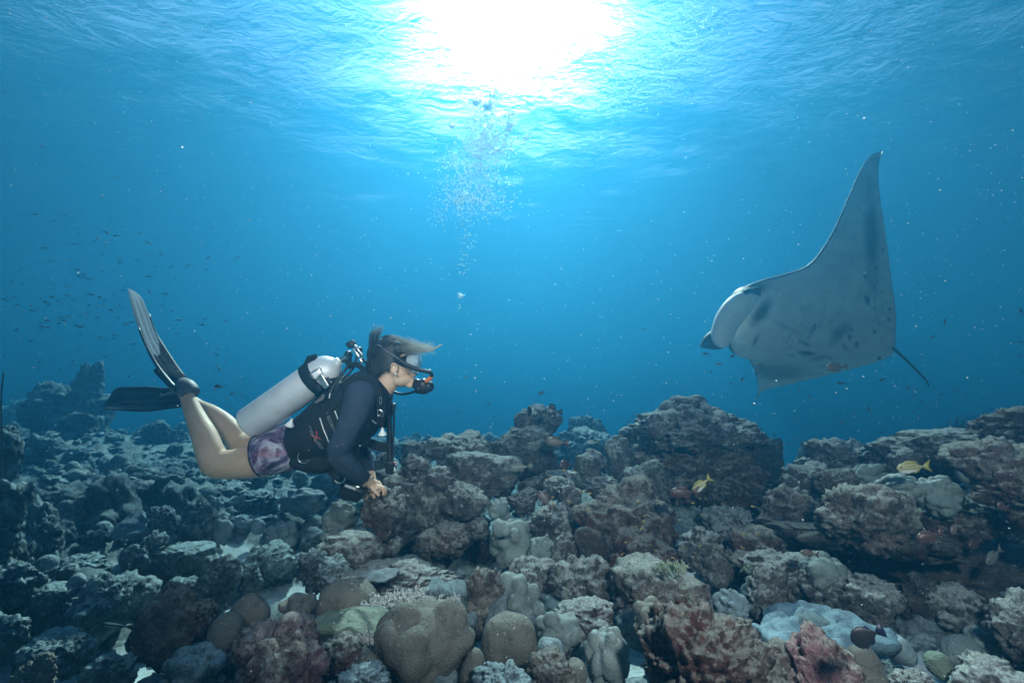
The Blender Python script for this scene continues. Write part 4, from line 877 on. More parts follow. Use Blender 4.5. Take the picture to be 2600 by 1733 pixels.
def thing_child(name, parent):
    o = bpy.data.objects.new(name, None); COL.objects.link(o); o.parent = parent; return o
fin([(264, 80), (282, 180), (318, 300), (370, 430), (440, 560), (520, 665), (575, 720)], [(290, 92), (345, 130), (385, 215), (428, 350), (478, 440), (560, 570), (645, 690)], (.02, .0), (.16, .13), BLADE, .38,
    [(loft([(436, 958, .07, 12, .05), (447, 968, .07, 17, .05), (460, 978, .06, 22, .048), (474, 988, .04, 25, .045), (486, 1000, .03, 20, .04)], 4, 18, (True, False)), GREYRUB),
     (loft([(418, 935, .06, 9, .075), (432, 950, .065, 13, .068), (446, 964, .065, 18, .058), (462, 978, .06, 20, .05)], 4, 18), DULL)])
fin([(98, 825), (140, 780), (190, 712), (280, 705), (370, 704), (460, 712), (560, 716)], [(100, 834), (170, 838), (250, 843), (370, 846), (460, 835), (530, 824), (590, 815)], (.33, .26), (.14, .19), flat("dark_blade_rubber", (.012, .014, .02), .5, bumpd=.002), .05,
    [(loft([(425, 1010, .235, 13, .07), (440, 1011, .24, 20, .06), (455, 1012, .245, 21, .052), (470, 1014, .25, 19, .045), (484, 1018, .245, 15, .04)], 4, 18), RUBBER)])
# ------------------------------------------------------------------ cylinder on the diver's back
tank = thing("scuba_tank", "silver aluminium air cylinder strapped to the back of the diver", "air cylinder", loc=Q(740, 1000))
tb, tt = Vector(Q(632, 1078, -.03)), Vector(Q(858, 919, -.03)); ax = (tt-tb); Lt = ax.length; ax.normalize(); R = .077
prof = [(.0, .90), (.012, .985), (.03, 1), (.25, 1), (.5, 1), (.80, 1), (.845, .985), (.885, .93), (.92, .83), (.95, .68), (.975, .50), (.99, .36), (1.0, .28), (1.02, .26)]
part("cylinder", rings(np.array([tb+ax*Lt*t for t, r in prof]), [R*r for t, r in prof], [R*r for t, r in prof], 48), ALU, tank)
def tat(t, ang, r=1.0):
    e1 = ax.cross(VIEW).normalized(); e2 = e1.cross(ax).normalized(); a = math.radians(ang); return tb+ax*Lt*t+(e1*math.cos(a)+e2*math.sin(a))*R*r
band = [tat(.735, a, 1.03) for a in np.linspace(0, 360, 40)]
def bandmesh(t0, t1, r, a0, a1, th=.004):
    V, F = [], []; A = np.linspace(a0, a1, 44)
    for a in A:
        for t, q in ((t0, r), (t1, r), (t1, r+th/R), (t0, r+th/R)): V.append(tat(t, a, q))
    for i in range(len(A)-1):
        for j in range(4):
            k = (j+1) % 4; p = i*4; F += [(p+j, p+k, p+4+k), (p+j, p+4+k, p+4+j)]
    return np.array(V), np.array(F)
st = part("tank_strap", bandmesh(.70, .80, 1.01, 0, 360), BLACK, tank, False)
# find the side facing the camera and top of the band
part("strap_pad", join([bandmesh(.69, .815, 1.06, 150, 215, .006)]), BLACK, tank, False)
def tb_box(x, y, hw, hh, hd, ang, dz=-.115): return pbox(x, y, dz, hw, hh, hd, ang, .25)
bk = part("strap_buckle", tb_box(821, 968, 7.5, 19, .005, -31), STEEL, tank)
part("buckle_wire", tube([Q(790, 946, -.11), Q(801, 938, -.115), Q(811, 931, -.11), Q(816, 945, -.117), Q(811, 951, -.12)], .0022, 4), STEEL, bk)
part("buckle_wire", tube([Q(787, 948, -.11), Q(793, 958, -.115), Q(803, 962, -.117), Q(808, 955, -.12)], .0022, 4), STEEL, bk)
part("buckle_mark", tube([Q(818, 953, -.122), Q(814, 956, -.122), Q(819, 960, -.122), Q(815, 965, -.122)], .0010, 3), RUBBER, bk)
part("strap_clip", join([tb_box(834, 966, 5, 9, .006, -35, -.108), tb_box(809, 985, 5, 9, .006, -35, -.108)]), RUBBER, tank)
part("strap_end", join([tb_box(786, 920, 12, 15, .004, 28, -.07), tb_box(793, 909, 13, 8, .004, -20, -.06)]), BLACK, tank)
part("dome_mark", tube([tat(.90, 205, .94), tat(.925, 195, .86), tat(.915, 180, .89), tat(.94, 175, .80)], .0016, 4, 5), flat("blue_marker", (.03, .06, .25), .5), tank)
part("valve_body", join([tube([Q(866, 914, -.03), Q(876, 908, -.03), Q(886, 900, -.03)], .014, 4, 12), tube([Q(897, 884, -.04), Q(906, 896, -.045), Q(912, 906, -.045)], .0085, 4, 12)]), STEEL, tank)
part("yoke_clamp", join([tube([Q(898, 876, -.05), Q(905, 880, -.055), Q(912, 890, -.058), Q(921, 901, -.055)], .005, 4, 10), tube([Q(921, 901, -.055), Q(915, 903, -.052), Q(908, 896, -.05)], .003, 4, 8), tube([Q(914, 910, -.05), Q(920, 920, -.05)], .009, 4, 12)]), STEEL, tank)
part("valve_knob", pbox(892, 873.5, -.04, 10, 8, .020, -28, .25), RUBBER, tank)
part("first_stage", join([ell(911, 889, 9, 10, -.03, .022), ell(885, 900, 9, 11, -.02, .028), ell(884, 914, 9, 13, -.01, .03)]), RUBBER, tank)
part("tank_hose", tube([Q(886, 905, -.04), Q(884, 925, -.06), Q(872, 945, -.08), Q(850, 975, -.11), Q(835, 1005, -.13)], .0065, 7, 10), RUBBER, tank)
part("tank_hose", tube([Q(905, 905, -.03), Q(900, 925, -.04), Q(888, 945, -.05), Q(868, 965, -.08)], .0065, 7, 10), RUBBER, tank)
part("tank_hose", tube([Q(912, 898, -.02), Q(925, 915, -.03), Q(945, 940, -.04), Q(958, 958, -.02)], .0060, 7, 10), RUBBER, tank)
# ------------------------------------------------------------------ camera housing hanging from the wrist
hs = thing("camera_housing", "black underwater camera housing held at the wrist of the diver", "camera", loc=Q(890, 1245))
part("housing", join([pbox(893, 1247, -.03, 28, 17, .035, 20, .3), pbox(903, 1236, -.03, 30, 9, .045, 20, .4)]), RUBBER, hs)
part("lens_port", tube([Q(850, 1212, -.03), Q(868, 1219, -.03), Q(890, 1228, -.03), Q(915, 1240, -.03)], .024, 4, 16), RUBBER, hs)
part("label_plate", pbox(889.5, 1236, -.078, 15, 3.4, .0015, 20, .1), GREYT, hs)
part("button", join([ell(880+i*9, 1232.2+i*3.3, 1.2, 1.2, -.081, .002, n=2) for i in range(3)]), WHITE, hs)
part("wrist_ring", ring("w", 863, 1213, -.085, 12.5, -50, 200, .0040, WHITE, hs).data.copy() and tube([Q(863+12.5*math.cos(math.radians(a)), 1213+12.5*math.sin(math.radians(a)), -.09) for a in np.linspace(-50, 200, 12)], .0040, 2, 8), WHITE, hs)
part("display", pbox(903, 1218, -.082, 9, 1.8, .001, 22, .1), flat("blue_display", (.10, .35, .55), .2), hs)
for o in list(bpy.data.objects):
    if o.name in ('x', 'w') or o.name.startswith(('x.', 'w.')): bpy.data.objects.remove(o)
# ------------------------------------------------------------------ manta ray
def mp(p): return 1740+p[0]/2.239, 350+p[1]/2.239
MS = [  # s, leading px, trailing px, depth, half thickness
 (1.0, (1116, 74), (1124, 78), 4.15, .004), (.93, (1052, 103), (1100, 140), 4.18, .012), (.85, (1003, 172), (1097, 215), 4.22, .020), (.72, (942, 305), (1105, 330), 4.28, .034), (.60, (882, 445), (1127, 470), 4.34, .048),
 (.48, (804, 595), (1147, 620), 4.40, .062), (.36, (700, 722), (1167, 770), 4.46, .08), (.26, (565, 775), (1183, 880), 4.50, .10), (.16, (425, 812), (1196, 990), 4.54, .13), (.08, (330, 865), (1197, 1085), 4.58, .15),
 (0., (275, 1010), (1192, 1175), 4.62, .16), (-.07, (240, 1130), (1186, 1215), 4.70, .15), (-.14, (262, 1212), (1160, 1243), 4.82, .12), (-.22, (345, 1247), (1095, 1270), 4.98, .09), (-.36, (384, 1300), (960, 1308), 5.2, .06), (-.55, (404, 1362), (760, 1358), 5.5, .04),
 (-.75, (414, 1410), (570, 1403), 5.8, .022), (-.9, (412, 1450), (450, 1432), 6.0, .010), (-1., (406, 1491), (411, 1484), 6.1, .003)]
SPOTS = [(1006, 425, 5), (1008, 785, 10), (1045, 835, 8), (1065, 847, 10), (1078, 815, 8), (1112, 872, 7), (1012, 905, 15), (1020, 928, 14), (1030, 912, 8), (1065, 965, 8), (1110, 957, 7), (1155, 970, 10), (1118, 633, 6), (1080, 735, 7), (1150, 1030, 9), (1060, 1097, 10),
 (915, 1083, 9), (905, 1125, 10), (880, 1155, 8), (955, 1155, 11), (900, 1172, 7), (1100, 1245, 14), (1135, 930, 6), (1080, 1027, 6), (1090, 1050, 6), (1112, 795, 5), (1062, 918, 6), (1040, 880, 5), (808, 1213, 8), (1050, 690, 5)]
BLOTS_AND_SHADE = [(850, 1095, 70, 34, -38, .62), (665, 1182, 54, 13, 5, .9), (630, 1128, 24, 6, 8, .8), (662, 1140, 24, 7, 15, .8), (690, 1078, 34, 8, -60, .85), (375, 1130, 32, 8, -68, .8), (585, 1195, 26, 7, 5, .7), (430, 1287, 28, 9, 0, .8), (795, 1035, 16, 6, -60, .6),
 (740, 1210, 60, 14, -12, .5), (1045, 330, 32, 120, 4, .30), (1050, 560, 48, 210, 0, .85), (1055, 760, 46, 130, 0, .45), (520, 1310, 170, 55, 0, .6), (405, 985, 85, 34, -55, .9), (370, 850, 95, 32, -16, .8), (560, 1075, 95, 9, 20, .35), (610, 1080, 62, 5, -55, .5), (650, 1066, 60, 5, -55, .5), (570, 1095, 58, 5, -50, .5), (730, 1050, 55, 5, -55, .45)]  # skin marks, plus far wing shade and head fin gap shade painted in
def manta():
    root = thing("manta_ray", "pale bellied manta ray with raised wing and curled head fins gliding over the reef", "manta ray", loc=P(*mp((760, 1000)), 4.6))
    A = np.array([[s, *l, *t, d, h] for s, l, t, d, h in MS]); C = catmull(A, 10); n = len(C); k = 120
    uu = (1-np.cos(np.linspace(0, math.pi, k)))/2; PX = np.zeros((n, k, 2)); W = np.zeros((n, k, 3))
    for i in range(n):
        s, lx, ly, tx, ty, d, h = C[i]
        for j, u in enumerate(uu):
            x, y = lx+(tx-lx)*u, ly+(ty-ly)*u; PX[i, j] = (x, y)
            dd = d+.10*math.sin(math.pi*u)*(.3 if s > 0 else .1)-.05*u; W[i, j] = P(*mp((x, y)), dd)
    gi = np.gradient(W, axis=0); gj = np.gradient(W, axis=1); N = np.cross(gi, gj); N /= np.maximum(1e-9, np.linalg.norm(N, axis=2))[:, :, None]
    for a in range(3): # soften normals
        N[1:-1] = (N[:-2]+N[1:-1]+N[2:])/3
    if (N[n//2, k//2]@W[n//2, k//2]) > 0: N = -N          # towards the viewer: belly side
    prof = 1.9*(np.sqrt(uu)*(1-uu)**1.0)*1.35; prof = prof/prof.max(); H = C[:, 6][:, None]*prof[None, :]+.002
    belly = W+N*(H*.75)[:, :, None]; back = W-N*H[:, :, None]; V = np.concatenate([belly.reshape(-1, 3), back.reshape(-1, 3)])
    idx = np.arange(n*k).reshape(n, k); f1 = np.stack([idx[:-1, :-1], idx[:-1, 1:], idx[1:, 1:], idx[1:, :-1]], -1).reshape(-1, 4); o = n*k
    e = []
    for i in range(n-1): e += [(idx[i, 0], idx[i+1, 0], o+idx[i+1, 0], o+idx[i, 0]), (idx[i, -1], o+idx[i, -1], o+idx[i+1, -1], idx[i+1, -1])]
    F = np.concatenate([f1, o+f1[:, ::-1], np.array(e)])
    me = mesh_np("disc", V, F); X, Y = PX[:, :, 0].ravel(), PX[:, :, 1].ravel(); m = np.zeros(n*k)
    for x, y, r in SPOTS: m = np.maximum(m, .95*np.clip(1.5-np.hypot(X-x, Y-y)/(r*.95), 0, 1))
    for x, y, a, b, ang, v in BLOTS_AND_SHADE:
        c, s = math.cos(math.radians(ang)), math.sin(math.radians(ang)); q = np.hypot(((X-x)*c+(Y-y)*s)/a, (-(X-x)*s+(Y-y)*c)/b); m = np.maximum(m, v*np.clip(1.6-1.2*q, 0, 1))
    U = np.tile(uu, n); m = np.maximum(m, .95*np.clip(1.4-U/.016, 0, 1)); m = np.maximum(m, .5*np.clip((U-.985)/.015, 0, 1))
    mk = np.concatenate([m, np.ones(n*k)]); at = me.attributes.new("mark_and_shade", 'FLOAT', 'POINT'); at.data.foreach_set("value", mk.astype(np.float32))
    mm = M("manta_skin"); a = mm.new("ShaderNodeAttribute", attribute_name="mark_and_shade"); nz = mm.noise(7, 7, .65, .4); nf = mm.noise(60, 4, .7)
    base = mm.mix(mm.ramp(nz, [(.35, 0), (.68, 1)]), (.42, .405, .40), (.60, .58, .57)); fac = mm.math('ADD', a.outputs["Fac"], mm.math('MULTIPLY', mm.math('SUBTRACT', nf, .5), .12), True)
    mm.set("Base Color", mm.mix(fac, base, (.018, .02, .026))); mm.set("Roughness", .6); mm.set("Specular IOR Level", .3); mm.set("Normal", mm.bump(nf, .004, .6, mm.bump(mm.noise(9, 5, .6, 1.5), .03, .35)))
    child("disc", me, mm.m, root); lobe_m = flat("cephalic_fin_skin", (.64, .62, .61), .6, var=.12, scale=8, bumpd=.004); dark = flat("manta_back_skin", (.025, .028, .036), .55, bumpd=.004)
    # near head fin : long paddle hanging from the cheek
    def paddle(L, R_, d0, d1, th, mat, name):
        A = catmull(L, 6); B = catmull(R_, 6); n = 30
        A = np.array([[np.interp(t, np.linspace(0, 1, len(A)), A[:, i]) for i in range(2)] for t in np.linspace(0, 1, n)]); B = np.array([[np.interp(t, np.linspace(0, 1, len(B)), B[:, i]) for i in range(2)] for t in np.linspace(0, 1, n)])
        C, ra, rb = [], [], []
        k = 16; V = []
        for sgn in (1, -1):
            for i in range(n):
                d = d0+(d1-d0)*i/(n-1); 
                for j in range(k):
                    u = j/(k-1); e = math.sqrt(max(0, 1-(2*u-1)**2)); x, y = A[i]+(B[i]-A[i])*u; end = min(1, (n-1-i)/4+.0)
                    V.append(P(*mp((x, y)), d-.06*e-sgn*th*e*(math.sqrt(end) if end > 0 else 0)))
        F = []
        for i in range(n-1):
            for j in range(k-1): a = i*k+j; F += [(a, a+1, a+k+1, a+k), (n*k+a, n*k+a+k, n*k+a+k+1, n*k+a+1)]
        return part(name, (np.array(V), np.array(F)), mat, root)
    paddle([(318, 872), (270, 892), (220, 935), (175, 1003), (150, 1080), (148, 1135), (172, 1180), (212, 1196)], [(432, 898), (412, 935), (380, 980), (342, 1025), (300, 1082), (272, 1140), (245, 1180), (222, 1196)], 4.42, 4.36, .035, lobe_m, "cephalic_fin")
    paddle([(215, 1010), (150, 1088), (110, 1125), (88, 1160), (80, 1180), (84, 1188)], [(260, 1150), (235, 1185), (200, 1200), (165, 1203), (120, 1197), (86, 1189)], 4.72, 4.85, .03, dark, "cephalic_fin")  # far head fin: its shade is put into the colour with the dark skin
    part("head", join([ell(*mp((345, 900)), 34, 26, 0, .17, .3, 4.64), ell(*mp((300, 1060)), 30, 58, 0, .20, -.3, 4.80)]), dark, root)
    part("eye_patch", ell(*mp((378, 868)), 24, 9, 0, .05, .2, 4.36), dark, root); part("eye", ell(*mp((350, 872)), 7.5, 7, 0, .035, 0, 4.29), RUBBER, root)
    tl = [P(*mp(p), d) for p, d in (((1170, 1188), 4.60), ((1195, 1206), 4.58), ((1262, 1268), 4.52), ((1335, 1340), 4.46), ((1374, 1384), 4.42), ((1382, 1413), 4.40))]
    part("tail", tube(tl, .015, 6, 8, .005), dark, root)
manta()
# ------------------------------------------------------------------ fish
def fish_parts(L, H, T, tail='fork', dor=.25, ana=.18, n=14, ns=10, snout=.0, tl=.22):
    """fish pointing to -X, length L, height H, thickness T. returns dict of (verts, faces)"""
    u = np.linspace(0, 1, n); h = np.sin(np.pi*np.clip(u, 0, 1)**.72)**.85*(1-.12*u); h = h*.5*H; h[-1] = .09*H*1; h = np.maximum(h, .07*H*(u > .5)); h[0] = .012*H
    bl = L*(1-tl); path = np.stack([-L/2+u*bl, 0*u, snout*H*(u-.5)**2], 1); body = rings(path, h, np.minimum(h*T/H*1.05, T/2), ns, ref=(0, 1, 0))
    def fin(pts, th=.012*L):
        p = np.array(pts)*L; c = p.mean(0); V = [(c[0], s*th/2, c[1]) for s in (1, -1)]+[(x, s*.1*th, z) for s in (1, -1) for x, z in p]; m = len(p); F = []
        for i in range(m):
            j = (i+1) % m; F += [(0, 2+i, 2+j), (1, 2+m+j, 2+m+i), (2+i, 2+m+i, 2+m+j), (2+i, 2+m+j, 2+j)]
        return np.array(V), np.array(F)
    x0 = .5-tl; e = H/L; q = .09*e
    tails = {'fork': [(x0-.03, q), (.5, .34*e+.09), (.5-.09, 0), (.5, -.34*e-.09), (x0-.03, -q)], 'fan': [(x0-.03, q), (.47, .30*e+.04), (.5, .1*e), (.5, -.1*e), (.47, -.30*e-.04), (x0-.03, -q)]}
    z = lambda uu: float(np.interp(uu, u, h))/L
    D = [(-.5+a*(1-tl), z(a)*.85) for a in (.28, .45, .65, .84)]; dorsal = [D[0], (D[0][0]+.05, D[0][1]+dor*e*.9), (D[1][0]+.06, D[1][1]+dor*e), (D[2][0]+.08, D[2][1]+dor*e*.9), D[3], D[2], D[1]]
    E = [(-.5+a*(1-tl), -z(a)*.85) for a in (.55, .68, .86)]; anal = [E[0], (E[0][0]+.05, E[0][1]-ana*e), (E[1][0]+.07, E[1][1]-ana*e), E[2], E[1]]
    P_ = [(-.5+.30*(1-tl), -z(.30)*.8), (-.5+.42*(1-tl), -z(.36)*.8-.20*e), (-.5+.50*(1-tl), -z(.45)*.8)]
    return dict(body=body, tail_fin=fin(tails[tail]), dorsal_fin=fin(dorsal), anal_fin=fin(anal), pelvic_fin=fin(P_))
def mirror_note(): pass
SM = flat("dark_slender_fish_skin", (.05, .06, .065), .5, var=.5, scale=200); YM = flat("yellow_damsel_skin", (.26, .19, .05), .5, var=.3, scale=200)
fsm = []
for i in range(4):
    d = fish_parts(1, (.22, .26, .34, .46)[i], (.12, .13, .16, .18)[i], n=8, ns=6); v, f = join([d['body'], d['tail_fin'], d['dorsal_fin'], d['anal_fin']]); fsm.append(mesh_np("small_fish", v, f)); fsm[-1].materials.append(SM)
dy = fish_parts(1, .40, .18, n=8, ns=6); v, f = join([dy['body'], dy['tail_fin'], dy['dorsal_fin'], dy['anal_fin']]); ym = mesh_np("yellow_damsel", v, f); ym.materials.append(YM)
def place_fish(me, name, x, y, d, lpx, ang=0, yaw=0, label=None, group=None):
    o = link(name, me, loc=P(x, y, d)); s = S(lpx, d); o.scale = (s, s, s); o.rotation_euler = (0, math.radians(ang), math.radians(yaw)); tag(o, label, "fish", group); return o
rs = np.random.RandomState(21)
for i in range(185):
    while True:
        if rs.uniform() < .72: x, y = rs.normal(170, 130), rs.normal(760, 105)
        else: x, y = rs.uniform(0, 620), rs.normal(740, 140)
        if -20 < x < 660 and 520 < y < 985: break
    place_fish(fsm[rs.choice([0, 0, 1])], "small_fish", x, y, rs.uniform(3.6, 6), rs.uniform(9, 17), rs.normal(4, 16), rs.choice([0, 180])+rs.normal()*35, 'one of the slim dark fish schooling in hazy water above the far pinnacle', 'slim fish schooling in open water at left')
for i in range(26): place_fish(fsm[rs.choice([0, 1, 2])], "small_fish", rs.uniform(520, 640), rs.uniform(880, 1040), rs.uniform(3, 4.4), rs.uniform(8, 14), rs.normal(0, 30), rs.uniform(0, 360), 'one of the tiny dark fish between the legs and cylinder of the diver', 'tiny fish behind the legs of the diver')
for x, y, l, a, k in [(1185, 957, 12, 0, 2), (1247, 985, 10, 0, 1), (1208, 994, 10, -8, 1), (1323, 983, 9, 0, 1), (1241, 1027, 11, -10, 2), (1164, 1048, 10, 0, 1), (1295, 1000, 9, -20, 1), (1358, 1016, 10, 60, 0), (1101, 1048, 8, 0, 1), (1010, 1037, 9, -30, 1), (1040, 1056, 14, 12, 0), (1464, 977, 9, 0, 1), (1625, 980, 8, 0, 0),
    (1657, 1024, 11, 12, 1), (1610, 1033, 8, 0, 1), (1728, 980, 10, -20, 0), (1634, 836, 12, 20, 1), (1075, 1020, 7, -60, 1), (1620, 947, 7, 0, 1)]:
    place_fish(fsm[k], "small_fish", x, y, rs.uniform(2.6, 4), l, a, rs.normal()*30, 'one of the small dark fish in open water above the middle of the reef', 'small fish above the middle reef')
for x, y, l, a, k in [(1793, 898, 21, 6, 1), (1860, 904, 26, -8, 1), (1827, 923, 14, 0, 3), (1805, 943, 16, -25, 1), (1885, 962, 20, -40, 1), (1855, 973, 9, -40, 2), (2137, 973, 22, 2, 1), (2055, 1008, 14, 80, 2), (2029, 990, 18, 85, 0), (2240, 964, 20, -20, 0), (1931, 925, 20, 0, 1), (2208, 1040, 18, 60, 0), (2258, 950, 10, 70, 0), (2351, 948, 12, 10, 0),
    (2305, 983, 18, -50, 0), (2390, 1000, 16, -35, 0), (2370, 855, 16, -35, 1), (2399, 818, 22, 90, 0), (2590, 868, 14, 20, 1), (2588, 902, 14, 15, 1), (2593, 790, 18, 80, 1), (2342, 1021, 10, 0, 2), (2352, 1030, 10, 30, 2), (2330, 1035, 9, 20, 2), (2318, 1044, 8, 0, 2), (2356, 762+290, 12, 40, 1), (1967, 1103, 16, 65, 0), (2002, 1127, 10, 35, 0), (2024, 1069, 10, 35, 1),
    (2170, 1047, 10, 20, 1), (2020, 1112, 9, 10, 1), (2066, 1108, 7, 0, 2), (2072, 1118, 8, 0, 1), (2240, 1096, 13, -30, 1), (2289, 1097, 9, 10, 2), (2297, 1082, 9, 50, 1), (2304, 1076, 10, 50, 1), (2336, 1063, 10, 30, 1), (2204, 1126, 9, 20, 2), (2237, 1127, 9, -10, 2), (2258, 1132, 10, -10, 2), (2291, 1126, 9, 0, 2), (2270, 1110, 8, 0, 2), (2225, 1148, 8, 0, 2), (2248, 1150, 8, 60, 0), (2193, 1160, 8, 0, 2),
    (2452, 1005, 10, 20, 1), (2424, 990, 8, 0, 1), (2318, 1008, 12, 60, 0), (2140, 1071, 12, 20, 3), (1872, 1047, 10, -60, 0), (1772, 975, 8, 50, 0)]:
    place_fish(fsm[k], "small_fish", x, y, rs.uniform(2.6, 3.6), l, a, rs.normal()*25, 'one of the small dark fish scattered under and behind the manta ray', 'small fish around the manta ray')
for i in range(46):
    x, y = (rs.uniform(1540, 1940), rs.uniform(1255, 1420)) if i < 34 else (rs.uniform(1385, 1500), rs.uniform(1188, 1300))
    place_fish(ym, "yellow_damsel", x, y, rs.uniform(1.75, 1.98), rs.uniform(7, 12), rs.normal(0, 14), rs.choice([0, 180], p=[.7, .3])+rs.normal()*25, 'one of the tiny yellow fish hovering in front of the central cave', 'tiny yellow fish at the cave')
def skinmat(name, fn, rough=.45):
    m = M(name); fn(m); m.set("Roughness", rough); m.set("Specular IOR Level", .5); m.set("Normal", m.bump(m.vor(160), .0006, .5)); return m.m
def stripes(m):      # blue white lines on yellow, white belly
    s = m.new("ShaderNodeSeparateXYZ"); m.l(m.tc.outputs["Object"], s.inputs[0]); z = s.outputs[2]
    w = m.math('SINE', m.math('MULTIPLY', z, 88)); y = m.mix(m.ramp(w, [(.80, 0), (.94, 1)]), (.26, .22, .06), (.38, .42, .45))
    m.set("Base Color", m.mix(m.ramp(m.math('ADD', z, .5), [(.40, 1), (.46, 0)]), y, (.66, .62, .60)))
STR = skinmat("yellow_striped_skin", stripes); YEL = flat("yellow_fin", (.27, .24, .05), .5); REDF = flat("red_fish_skin", (.06, .028, .025), .45, scale=60, var=.35); REDD = flat("dark_red_fin", (.07, .032, .03), .5); GRYF = flat("grey_fish_skin", (.13, .13, .12), .5, scale=90, var=.6)
BLKF = flat("black_fish_skin", (.012, .014, .02), .45); NVYF = flat("indigo_fish_skin", (.006, .007, .012), .5, scale=90, var=.3); BLUF = flat("bright_blue_fin_edge", (.002, .006, .03), .5); BRNF = flat("brown_fish_skin", (.12, .09, .07), .5, scale=60, var=.4); SLVF = flat("silver_fish_skin", (.35, .38, .36), .4); EYE = flat("fish_eye", (.01, .01, .01), .2); WHT = flat("white_fin", (.6, .62, .6), .5)
PNKF = flat("pinkish_fish_skin", (.11, .075, .07), .45, scale=60, var=.3)
def big_fish(name, label, x, y, d, lpx, hl, tl, ang, yaw, bm, fm, tail='fork', dor=.25, ana=.18, extra=None, eyecol=None, group=None):
    t = thing(name, label, "fish", loc=P(x, y, d), group=group); t.rotation_euler = (0, math.radians(ang), math.radians(yaw)); L = S(lpx, d); t.scale = (L, L, L)
    g = fish_parts(1, hl, tl, tail, dor, ana, n=22, ns=18)
    for k, vf in g.items(): link(k, mesh_np(k, vf[0], vf[1], k == 'body'), bm if k == 'body' else (fm.get(k, fm['*']) if isinstance(fm, dict) else fm), t)
    v, f = ico(2)
    for sg in (-1, 1):
        link("eye", mesh_np("eye", v*np.array([.028, .012, .028])*(1.2 if hl > .35 else 1)+np.array([-.39, sg*tl*.34, hl*.10]), f), eyecol or EYE, t)
    if sg and extra: extra(t)
    return t
def gill(t):
    for s in (-1, 1): part_l = link("gill_bar", mesh_np("gill_bar", *tube([(-.27, s*.088, .10), (-.25, s*.097, .03), (-.26, s*.088, -.06)], .012, 4, 6)), BLKF, t)
big_fish("striped_snapper", "yellow fish with pale blue stripes and white belly above the right shelf", 2321, 1186, 1.85, 84, .34, .15, -6, -6, STR, YEL, 'fork', .22, .15)
big_fish("striped_snapper", "yellow tailed striped fish tilted nose down behind the red fish in the central cave", 1782, 1229, 2.02, 62, .34, .15, -38, -8, STR, YEL, 'fork', .22, .15)
big_fish("soldierfish", "red fish with dark gill bar in the central cave, in front of a yellow tail", 1738, 1250, 1.98, 78, .36, .18, -4, -5, REDF, REDD, 'fork', .2, .2, gill)
big_fish("squirrelfish", "small reddish fish nosing up between the pale rocks left of the maroon boulder", 1385, 1270, 2.15, 58, .36, .16, 48, -10, PNKF, REDD, 'fork', .25, .2)
big_fish("triggerfish", "black oval fish with tall fins beside the top of the rock stack", 1405, 1044, 2.75, 46, .50, .16, 4, 0, BLKF, BLKF, 'fan', .45, .45)
big_fish("surgeonfish", "round blue grey fish facing the camera on top of the rock stack", 1347, 1043, 2.7, 36, .75, .2, 0, 62, NVYF, {'*': YEL, 'tail_fin': WHT}, 'fan', .16, .16)
big_fish("reef_fish", "faint grey oval fish in blue water above the rock stack", 1376, 997, 4.6, 20, .45, .16, -20, 0, GRYF, GRYF)
big_fish("soldierfish", "dark red brown fish beside the rock stack with ragged tail pointing right", 1416, 1122, 2.7, 62, .38, .17, 6, 0, BRNF, REDD, 'fork', .25, .25)
big_fish("reef_fish", "pale silvery fish with yellow tail against the hazy rocks", 1505, 1122, 3.6, 34, .30, .14, 0, 0, SLVF, {'*': SLVF, 'tail_fin': YEL})
big_fish("reef_fish", "long speckled grey fish hiding under the dark bottom rock of the stack", 1322, 1186, 2.55, 62, .34, .15, -8, 0, GRYF, GRYF, 'fan')
big_fish("soldierfish", "brownish red fish facing the camera in the gap behind the tiny yellow fish", 1437, 1180, 2.55, 46, .55, .26, 0, 40, REDF, REDD, 'fork', .2, .2)
big_fish("soldierfish", "brightest red fish with dark gill bar at the right cave mouth", 2362, 1361, 1.62, 68, .44, .2, -22, -14, REDF, REDD, 'fork', .2, .2, gill)
big_fish("soldierfish", "pinkish fish with its head up next to the brightest red fish at the right cave", 2424, 1338, 1.66, 40, .48, .2, -52, 10, PNKF, REDD, 'fork', .2, .2)
big_fish("soldierfish", "dim red fish deeper in the right cave below the pinkish fish", 2478, 1378, 1.85, 54, .46, .2, -18, 12, REDF, REDD, 'fork', .2, .2, gill)
big_fish("soldierfish", "red fish half hidden in the dark rock near the right edge", 2548, 1286, 1.62, 42, .5, .2, 10, 15, REDF, REDD, 'fork', .2, .2)
big_fish("reef_fish", "scaly grey fish nose down near the right edge of the cave floor", 2525, 1410, 1.85, 68, .36, .16, -34, 8, GRYF, GRYF)
big_fish("soldierfish", "orange red fish lying along the ledge above the wavy green coral", 2056, 1404, 1.75, 50, .30, .14, 8, 0, PNKF, REDD)
big_fish("tang", "dark indigo fish with electric blue fin edges in the lower right foreground", 2203, 1612, 1.05, 84, .62, .12, -24, -12, NVYF, {'*': BLUF, 'dorsal_fin': BLUF}, 'fan', .10, .10)
big_fish("reef_fish", "brown fish swimming in front of the lower belly of the manta ray", 2125, 931, 2.9, 54, .42, .16, -2, 0, BRNF, BRNF, 'fan', .2, .2)
big_fish("reef_fish", "small grey fish left of the lower end of the air cylinder", 555, 981, 2.9, 24, .36, .15, 8, 0, GRYF, GRYF)
def wr(m):
    s = m.new("ShaderNodeSeparateXYZ"); m.l(m.tc.outputs["Object"], s.inputs[0]); m.set("Base Color", m.ramp(m.math('ADD', m.math('MULTIPLY', s.outputs[2], 5), .5), [(.12, (.5, .55, .6)), (.34, (.01, .01, .02)), (.62, (.7, .7, .45)), (.85, (.02, .02, .03))], 'CONSTANT'))
